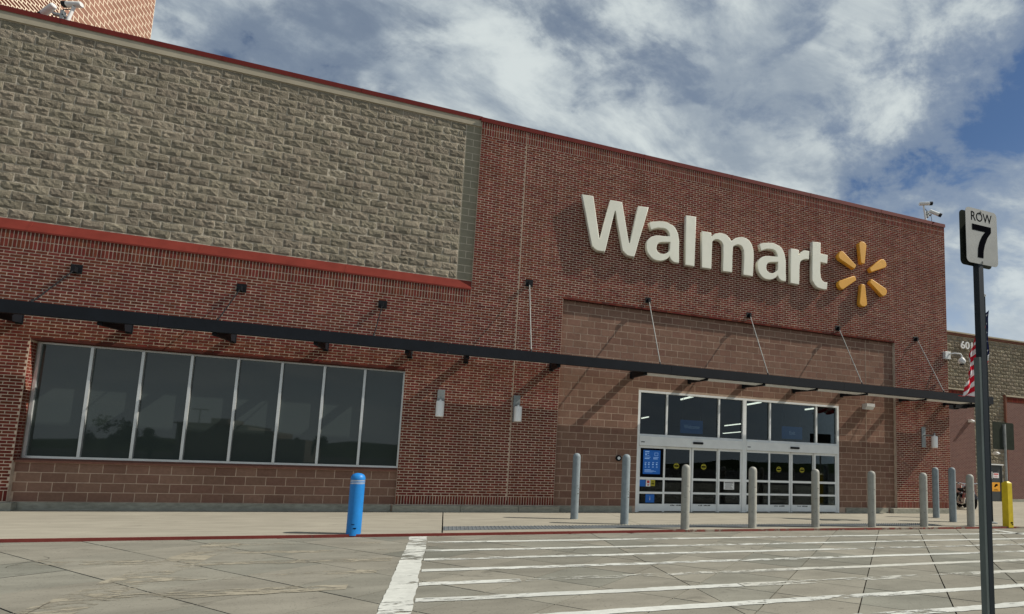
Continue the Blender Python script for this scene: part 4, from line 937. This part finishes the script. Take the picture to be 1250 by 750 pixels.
# ================================================================== MOTORCYCLES
def motorcycle(loc, rz, body, label, light):
    t = thing('motorcycle', label, 'motorcycle', loc, rz)
    def torus(cx_, cz_, R_, r_, name, m, par):
        b = B(); n1, n2 = 28, 8; v = []; f = []
        for i in range(n1):
            a = 2 * math.pi * i / n1
            for j in range(n2):
                q = 2 * math.pi * j / n2; rr = R_ + r_ * math.cos(q); v.append((cx_ + rr * math.cos(a), r_ * 1.1 * math.sin(q), cz_ + rr * math.sin(a)))
        for i in range(n1):
            for j in range(n2): f.append((i * n2 + j, ((i + 1) % n1) * n2 + j, ((i + 1) % n1) * n2 + (j + 1) % n2, i * n2 + (j + 1) % n2))
        return b.add(v, f).obj(name, m, par, True)
    for cx_ in (.74, -.74):
        wb = B().tube([(cx_, -.05, .32), (cx_, .05, .32)], .06, 12).obj('wheel', M['chrome'], t)
        torus(cx_, .32, .25, .065, 'tyre', M['tyre'], wb); torus(cx_, .32, .185, .015, 'rim', M['chrome'], wb)
        sp = B()
        for k in range(10):
            a = R(36 * k); sp.tube([(cx_, 0, .32), (cx_ + .18 * math.cos(a), 0, .32 + .18 * math.sin(a))], .006, 5)
        sp.obj('spokes', M['chrome'], wb)
        fb = B(); v = []; f = []
        for i in range(11):
            a = R(20 + 14 * i if cx_ > 0 else 5 + 15 * i)
            for y in (-.09, -.06, .06, .09): v.append((cx_ + (.335 - (.03 if abs(y) > .08 else 0)) * math.cos(a), y, .32 + (.335 - (.03 if abs(y) > .08 else 0)) * math.sin(a)))
        for i in range(10):
            for j in range(3): f.append((i * 4 + j, i * 4 + j + 1, i * 4 + j + 5, i * 4 + j + 4))
        fb.add(v, f).obj('fender', body, t, True)
    B().tube([(.74, -.10, .32), (.50, -.09, .95)], .025, 8).tube([(.74, .10, .32), (.50, .09, .95)], .025, 8).obj('fork', M['chrome'], t, True)
    B().tube([(.42, -.42, 1.02), (.36, -.34, 1.06), (.46, -.12, 1.03), (.48, 0, .98), (.46, .12, 1.03), (.36, .34, 1.06), (.42, .42, 1.02)], .016, 8).obj('handlebar', M['chrome'], t, True)
    B().tube([(.38, -.44, 1.03), (.31, -.36, 1.06)], .024, 8).tube([(.38, .44, 1.03), (.31, .36, 1.06)], .024, 8).obj('grip', M['tyre'], t)
    hl = B().lathe((0, 0, 0), [(.03, 0), (.085, .03), (.095, .10)], 14).obj('headlight', light, t, True); hl.rotation_euler = (0, R(90), 0); hl.location = (.54, 0, .86)
    bm = bmesh.new(); bmesh.ops.create_uvsphere(bm, u_segments=16, v_segments=10, radius=1)
    for v in bm.verts:
        v.co = Vector((v.co.x * .29 + .20, v.co.y * .15 * (1 + .25 * v.co.x), v.co.z * .13 + .83 - .05 * (v.co.x < 0) * abs(v.co.x)))
    me = bpy.data.meshes.new('fuel_tank'); bm.to_mesh(me); bm.free(); me.materials.append(body); me.shade_smooth(); link('fuel_tank', me, t)
    bm = bmesh.new(); bmesh.ops.create_uvsphere(bm, u_segments=16, v_segments=8, radius=1)
    for v in bm.verts: v.co = Vector((v.co.x * .36 - .32, v.co.y * .16 * (1 - .3 * v.co.x), v.co.z * .07 + .74 + .10 * max(0, -v.co.x - .2)))
    me = bpy.data.meshes.new('seat'); bm.to_mesh(me); bm.free(); me.materials.append(M['tyre']); me.shade_smooth(); link('seat', me, t)
    eb = B().box(-.18, .26, -.13, .13, .24, .44)
    for k in range(6): eb.box(.0 + .0, .16, -.11 - .01 * (k % 2), .11 + .01 * (k % 2), .45 + k * .035, .47 + k * .035); 
    for k in range(6): eb.box(.18, .32, -.10, .10, .45 + k * .03, .467 + k * .03)
    eb.obj('engine', M['chrome'], t)
    B().tube([(.50, 0, .90), (.40, 0, .72), (-.30, 0, .62), (-.62, 0, .50)], .03, 8).tube([(.42, 0, .80), (.34, 0, .26), (-.25, 0, .22), (-.74, .09, .32)], .025, 8).obj('frame', M['moto_black'], t, True)
    B().tube([(.30, -.12, .46), (.34, -.16, .26), (.10, -.18, .20), (-.95, -.18, .30)], [.025, .028, .035, .05], 10).obj('exhaust', M['chrome'], t, True)
    B().box(-1.02, -.98, -.07, .07, .52, .60).obj('tail_light', M['moto_red'], t)
    return t
motorcycle((17.25, 2.05, 0), R(238), M['moto_black'], 'black and chrome motorcycle parked beyond the building corner, behind the last bollards', M['chrome'])
motorcycle((18.29, 3.0, 0), R(222), M['moto_red'], 'red motorcycle parked behind the black one beyond the building corner', M['chrome'])

# ================================================================== FAR WING
wing = thing('wing_building', 'set back tan stone wing with brick panels, a dark door and the number 601', 'building', (14.05, 7, 0))
WY = 7.0
def wo(b): return b
XA, XB = 14.05, 60.0; TZ = 9.05
def wl(x): return x - 14.05
ww_ = B().box(wl(XA), wl(XB), .06, .19, -.2, TZ).obj('stone_wall', M['tan_mortar'], wing)
wprot = [split_unit('stone_block', .4064 - .014, .2032 - .014, M['split'], 100 + s, .07) for s in range(10)]
wu = []
BR1, BR2 = 24.0, 26.5; DRX0, DRX1, DRZ = 24.95, 26.05, 1.98
for r in range(44):
    z = (r + .5) * .2032 + .05; off = (r % 2) * .2032; x = 20.4 + off
    while x < 36:
        xc = x + .2
        inb = (xc < BR1 and z < 5.95) or (xc > BR2 and z < 5.85) or (DRX0 - .25 < xc < DRX1 + .2 and z < DRZ + .1)
        if not inb and z < TZ - .12: wu.append((wl(xc), .05, z, .4064 - .014, .19, 0))
        x += .4064
# these are about ten pixels wide at most: one joined part
rest = B()
for (x, y, z, w_, h, k) in wu:
    me = random.choice(wprot); sx = w_ / me['w']; sz = h / me['h']
    rest.add([(x + q.co.x * sx, y + q.co.y, z + q.co.z * sz) for q in me.vertices], [tuple(p.vertices) for p in me.polygons])
o = rest.obj('stone_courses', M['split'], wing); o['kind'] = 'stuff'
def brick_tex(name):
    mt = bpy.data.materials.new(name); mt.use_nodes = True; n = mt.node_tree.nodes; l = mt.node_tree.links; bs = n['Principled BSDF']; bs.inputs['Roughness'].default_value = .9
    tcn = n.new('ShaderNodeTexCoord'); mp = n.new('ShaderNodeMapping'); mp.inputs['Rotation'].default_value = (R(90), 0, 0); l.new(tcn.outputs['Object'], mp.inputs[0])
    sp = n.new('ShaderNodeSeparateXYZ'); cb_ = n.new('ShaderNodeCombineXYZ'); l.new(tcn.outputs['Object'], sp.inputs[0]); l.new(sp.outputs[0], cb_.inputs[0]); l.new(sp.outputs[2], cb_.inputs[1])
    br = n.new('ShaderNodeTexBrick'); l.new(cb_.outputs[0], br.inputs['Vector']); br.inputs['Scale'].default_value = 1; br.inputs['Brick Width'].default_value = .2032; br.inputs['Row Height'].default_value = .0679
    br.inputs['Mortar Size'].default_value = .006; br.inputs['Color1'].default_value = (.150, .060, .046, 1); br.inputs['Color2'].default_value = (.115, .042, .034, 1); br.inputs['Mortar'].default_value = (.27, .20, .155, 1)
    l.new(br.outputs[0], bs.inputs['Base Color']); bp = n.new('ShaderNodeBump'); bp.invert = True; bp.inputs['Distance'].default_value = .006; l.new(br.outputs['Fac'], bp.inputs['Height']); l.new(bp.outputs[0], bs.inputs['Normal']); return mt
M['brick_tex'] = brick_tex('distant_brick')
B().box(wl(XA), wl(BR1), -.10, .04, 0, 5.98).obj('brick_panel', M['brick_tex'], wing)
B().box(wl(BR2), wl(XB), -.10, .04, 0, 5.88).obj('brick_panel', M['brick_tex'], wing)
def soldier_run(xa, xb, z, h, y):
    b = B(); n = int((xb - xa) / .0677)
    for i in range(n): b.box(wl(xa) + i * .0677 + .004, wl(xa) + (i + 1) * .0677 - .004, y, y + .02, z, z + h)
    o = b.obj('soldier_courses', M['brick'], wing); o['kind'] = 'stuff'
soldier_run(21.0, BR1, 5.68, .26, -.112); soldier_run(BR2 + .05, 36, 5.58, .26, -.112)
B().box(wl(XA), wl(BR1) + .04, -.16, .03, 5.985, 6.05).obj('ledge', M['tan_band'], wing)
B().box(wl(BR2) - .06, wl(XB), -.16, .03, 5.885, 5.97).obj('ledge', M['tan_band'], wing); B().box(wl(BR2) - .09, wl(BR2) - .005, -.12, .03, 0, 5.97).obj('edge_trim', M['sill'], wing)
B().box(wl(XA), wl(XB), -.06, .35, TZ, TZ + .11).obj('coping_band', M['sill'], wing)
B().box(wl(XA), wl(XB), -.12, .40, TZ + .112, TZ + .18).obj('coping', M['tan_band'], wing)
B().box(wl(XA), wl(24.9), -.24, -.11, -.05, .12).obj('footing', M['base'], wing); B().box(wl(26.15), wl(XB), -.24, -.11, -.05, .14).obj('footing', M['base'], wing)
dr = B().box(wl(DRX0) + .06, wl(DRX1) - .06, -.02, .03, .02, DRZ - .05).obj('door', M['door_grey'], wing)
B().box(wl(DRX0), wl(DRX0) + .055, -.05, .04, 0, DRZ).box(wl(DRX1) - .055, wl(DRX1), -.05, .04, 0, DRZ).box(wl(DRX0) + .055, wl(DRX1) - .055, -.05, .04, DRZ - .055, DRZ).obj('frame', M['door_grey'], dr)
B().box(wl(DRX0) - .03, wl(DRX1) + .03, -.12, .0, DRZ + .01, DRZ + .07).obj('drip_cap', M['white'], dr)
B().box(wl(25.22), wl(25.27), -.06, -.02, 1.25, 1.62).obj('handle', M['white'], dr)
B().box(wl(25.38), wl(25.80), -.028, -.0205, 1.28, 1.56).obj('notice', M['paper'], dr); B().box(wl(25.42), wl(25.76), -.032, -.0285, 1.46, 1.53).box(wl(25.44), wl(25.7), -.032, -.0285, 1.38, 1.40).box(wl(25.44), wl(25.74), -.032, -.0285, 1.33, 1.345).obj('notice_print', M['sticker_r'], dr)
B().box(wl(25.22), wl(25.86), -.028, -.0205, .55, 1.04).obj('warning_notice', M['orange'], dr)
wb = B().box(wl(25.36), wl(25.72), -.032, -.0285, .61, .63).box(wl(25.42), wl(25.66), -.032, -.0285, .66, .675)
poly_xz(wb, [(wl(25.42), .80), (wl(25.50), .77), (wl(25.58), .84), (wl(25.70), .86), (wl(25.68), .96), (wl(25.52), .95), (wl(25.46), .88)], -.032, -.0285); wb.obj('warning_print', M['ink'], dr)
text_mesh('numerals', '601', M['white'], .5, wing, (wl(23.58), -.10, 8.53), FRONT, .03, width=.86, height=.42, bold=.004)
def small_light(x, z, label):
    t = thing('wall_light', label, 'wall light', (x, WY - .10, z)); B().box(-.10, .10, -.16, -.0, -.05, .10).obj('housing', M['white'], t); B().prism_x([(-.28, -.02), (-.28, .03), (-.16, .09), (-.16, -.02)], -.08, .08).obj('hood', M['white'], t)
small_light(23.62, 4.30, 'small pale light on the far brick panel beyond the building corner')
small_light(25.42, 2.62, 'small pale light on the far stone wall above the dark door')

# ================================================================== TALL PYLON behind the left parapet
py = thing('roof_tower', 'tall pinkish block tower with pale mortar rising behind the left parapet', 'tower', (-15.3, 3, 9.9))
B().box(-2.5, -.0015, -3.0 + .4, 7.04, 0, 12).obj('mortar_core', M['cream_mortar'], py)
def side_units(y0, y1, bl, bh, joint, m, name, stuff):
    us = []; rr = 0; z = .5
    pm = B().add([(0, -bl / 2 + joint / 2, -bh / 2 + joint / 2), (0, bl / 2 - joint / 2, -bh / 2 + joint / 2), (0, bl / 2 - joint / 2, bh / 2 - joint / 2), (0, -bl / 2 + joint / 2, bh / 2 - joint / 2),
                  (-.02, -bl / 2 + joint / 2, -bh / 2 + joint / 2), (-.02, bl / 2 - joint / 2, -bh / 2 + joint / 2), (-.02, bl / 2 - joint / 2, bh / 2 - joint / 2), (-.02, -bl / 2 + joint / 2, bh / 2 - joint / 2)],
                 [(0, 1, 2, 3), (0, 4, 5, 1), (1, 5, 6, 2), (2, 6, 7, 3), (3, 7, 4, 0)]).mesh(name, m)
    while z < 10.5:
        y = y0 - (rr % 2) * bl / 2
        while y < y1 - .01:
            a0, a1 = max(y, y0), min(y + bl, y1)
            if a1 - a0 > bl * .3: us.append((a0, a1, z + bh / 2))
            y += bl
        z += bh; rr += 1
    sc = sorted(((in_view_size((-15.3, 3 + (a + b_) / 2, 9.9 + z)), i) for i, (a, b_, z) in enumerate(us)), reverse=True)
    ch = {i for s, i in sc[:300] if s > 0}; rest = B()
    for i, (a, b_, z) in enumerate(us):
        f = (b_ - a - joint) / (bl - joint)
        if i in ch: o = link(name, pm, py, (0, (a + b_) / 2, z)); o.scale = (1, f, 1)
        else: rest.add([(q.co.x, (a + b_) / 2 + q.co.y * f, z + q.co.z) for q in pm.vertices], [tuple(p.vertices) for p in pm.polygons])
    if rest.v: o = rest.obj(stuff, m, py); o['kind'] = 'stuff'
side_units(-2.6, 2.35, .30, .100, .032, M['pink_brick'], 'brick', 'brick_courses')
side_units(2.35, 7.04, .4064, .2032, .030, M['pink_block'], 'block', 'block_courses')
B().box(-2.5, -.012, -2.62, -2.602, 0, 12).obj('front_face', M['pink_block'], py)

# ================================================================== WORLD BEHIND THE CAMERA (seen mirrored in the glass)
hl = B(); n = 60; v = []; f = []
for i in range(n + 1):
    x = -260 + 520 * i / n; h = 5 + 6 * noise.noise(Vector((i * .13, 3, 0))) + 2 * noise.noise(Vector((i * .5, 1, 0)))
    v += [(x, -230, -2), (x, -250, max(2, h)), (x, -300, -2)]
for i in range(n): f += [(3 * i, 3 * i + 1, 3 * i + 4, 3 * i + 3), (3 * i + 1, 3 * i + 2, 3 * i + 5, 3 * i + 4)]
o = hl.add(v, f).obj('hills', M['hill']); tag(o, kind='structure')
lb = thing('low_building', 'low stepped pale building reflected in the middle of the long window', 'building', (-31, -76, 0))
B().box(-6, 2, -5, 5, 0, 4.9).box(2.002, 5, -5, 5, 0, 4.2).box(-3, -1, -3, 3, 4.9, 5.7).box(5.002, 9, -5, 5, 0, 3.2).obj('wall', M['plaster'], lb); B().box(-6.3, 2.0, -5.3, 5.3, 4.7, 4.85).obj('roof', M['sill'], lb)
def tree(x, y, h, label, seed):
    rnd = random.Random(seed); t = thing('leafy_tree', label, 'tree', (x, y, 0))
    tr = B().tube([(0, 0, -.1), (.1, 0, h * .3), (0, .1, h * .6)], [.22, .16, .07], 8)
    for k in range(5): a = rnd.uniform(0, 6.3); tr.tube([(0, 0, h * (.3 + .05 * k)), (math.cos(a) * h * .25, math.sin(a) * h * .25, h * (.6 + .05 * k))], .06, 6, r1=.02)
    tr.obj('trunk', M['bark'], t); cr = B(); blobs = [(Vector((rnd.uniform(-.55, .55), rnd.uniform(-.2, .2), rnd.uniform(.35, .85))), rnd.uniform(.10, .24)) for _ in range(9)]
    for k in range(1400):
        q = blobs[k % len(blobs)]; c = Vector((rnd.gauss(0, 1), rnd.gauss(0, 1), rnd.gauss(0, .8))).normalized() * rnd.uniform(.3, 1.1) * q[1] * h; c += q[0] * h
        a = Vector((rnd.uniform(-1, 1), rnd.uniform(-1, 1), rnd.uniform(-1, 1))).normalized(); bb_ = a.orthogonal().normalized(); s = rnd.uniform(.12, .3)
        cr.add([c - a * s, c + bb_ * s * .6, c + a * s, c - bb_ * s * .6], [(0, 1, 2, 3)])
    cr.obj('crown', M['leaf'], t)
tree(-40, -72, 4.6, 'leafy tree reflected in the left panes of the long window', 1); tree(-47, -78, 5.2, 'tall leafy tree reflected at the left end of the long window', 2); tree(-22.5, -76, 3.9, 'leafy tree reflected in the right panes of the long window', 3)
lp = thing('lot_lamp', 'parking lot lamp on a tall pole reflected in the middle of the long window', 'street lamp', (-48.8, -110, 0))
B().tube([(0, 0, 0), (0, 0, 9)], .11, 10, r1=.07).obj('pole', M['black'], lp); B().box(-1.3, 1.3, -.2, .2, 9, 9.15).obj('lamp_head', M['black'], lp)
lp2 = dup(lp, (6, -55, 0), label='parking lot lamp on a tall pole reflected in the wide entrance pane')
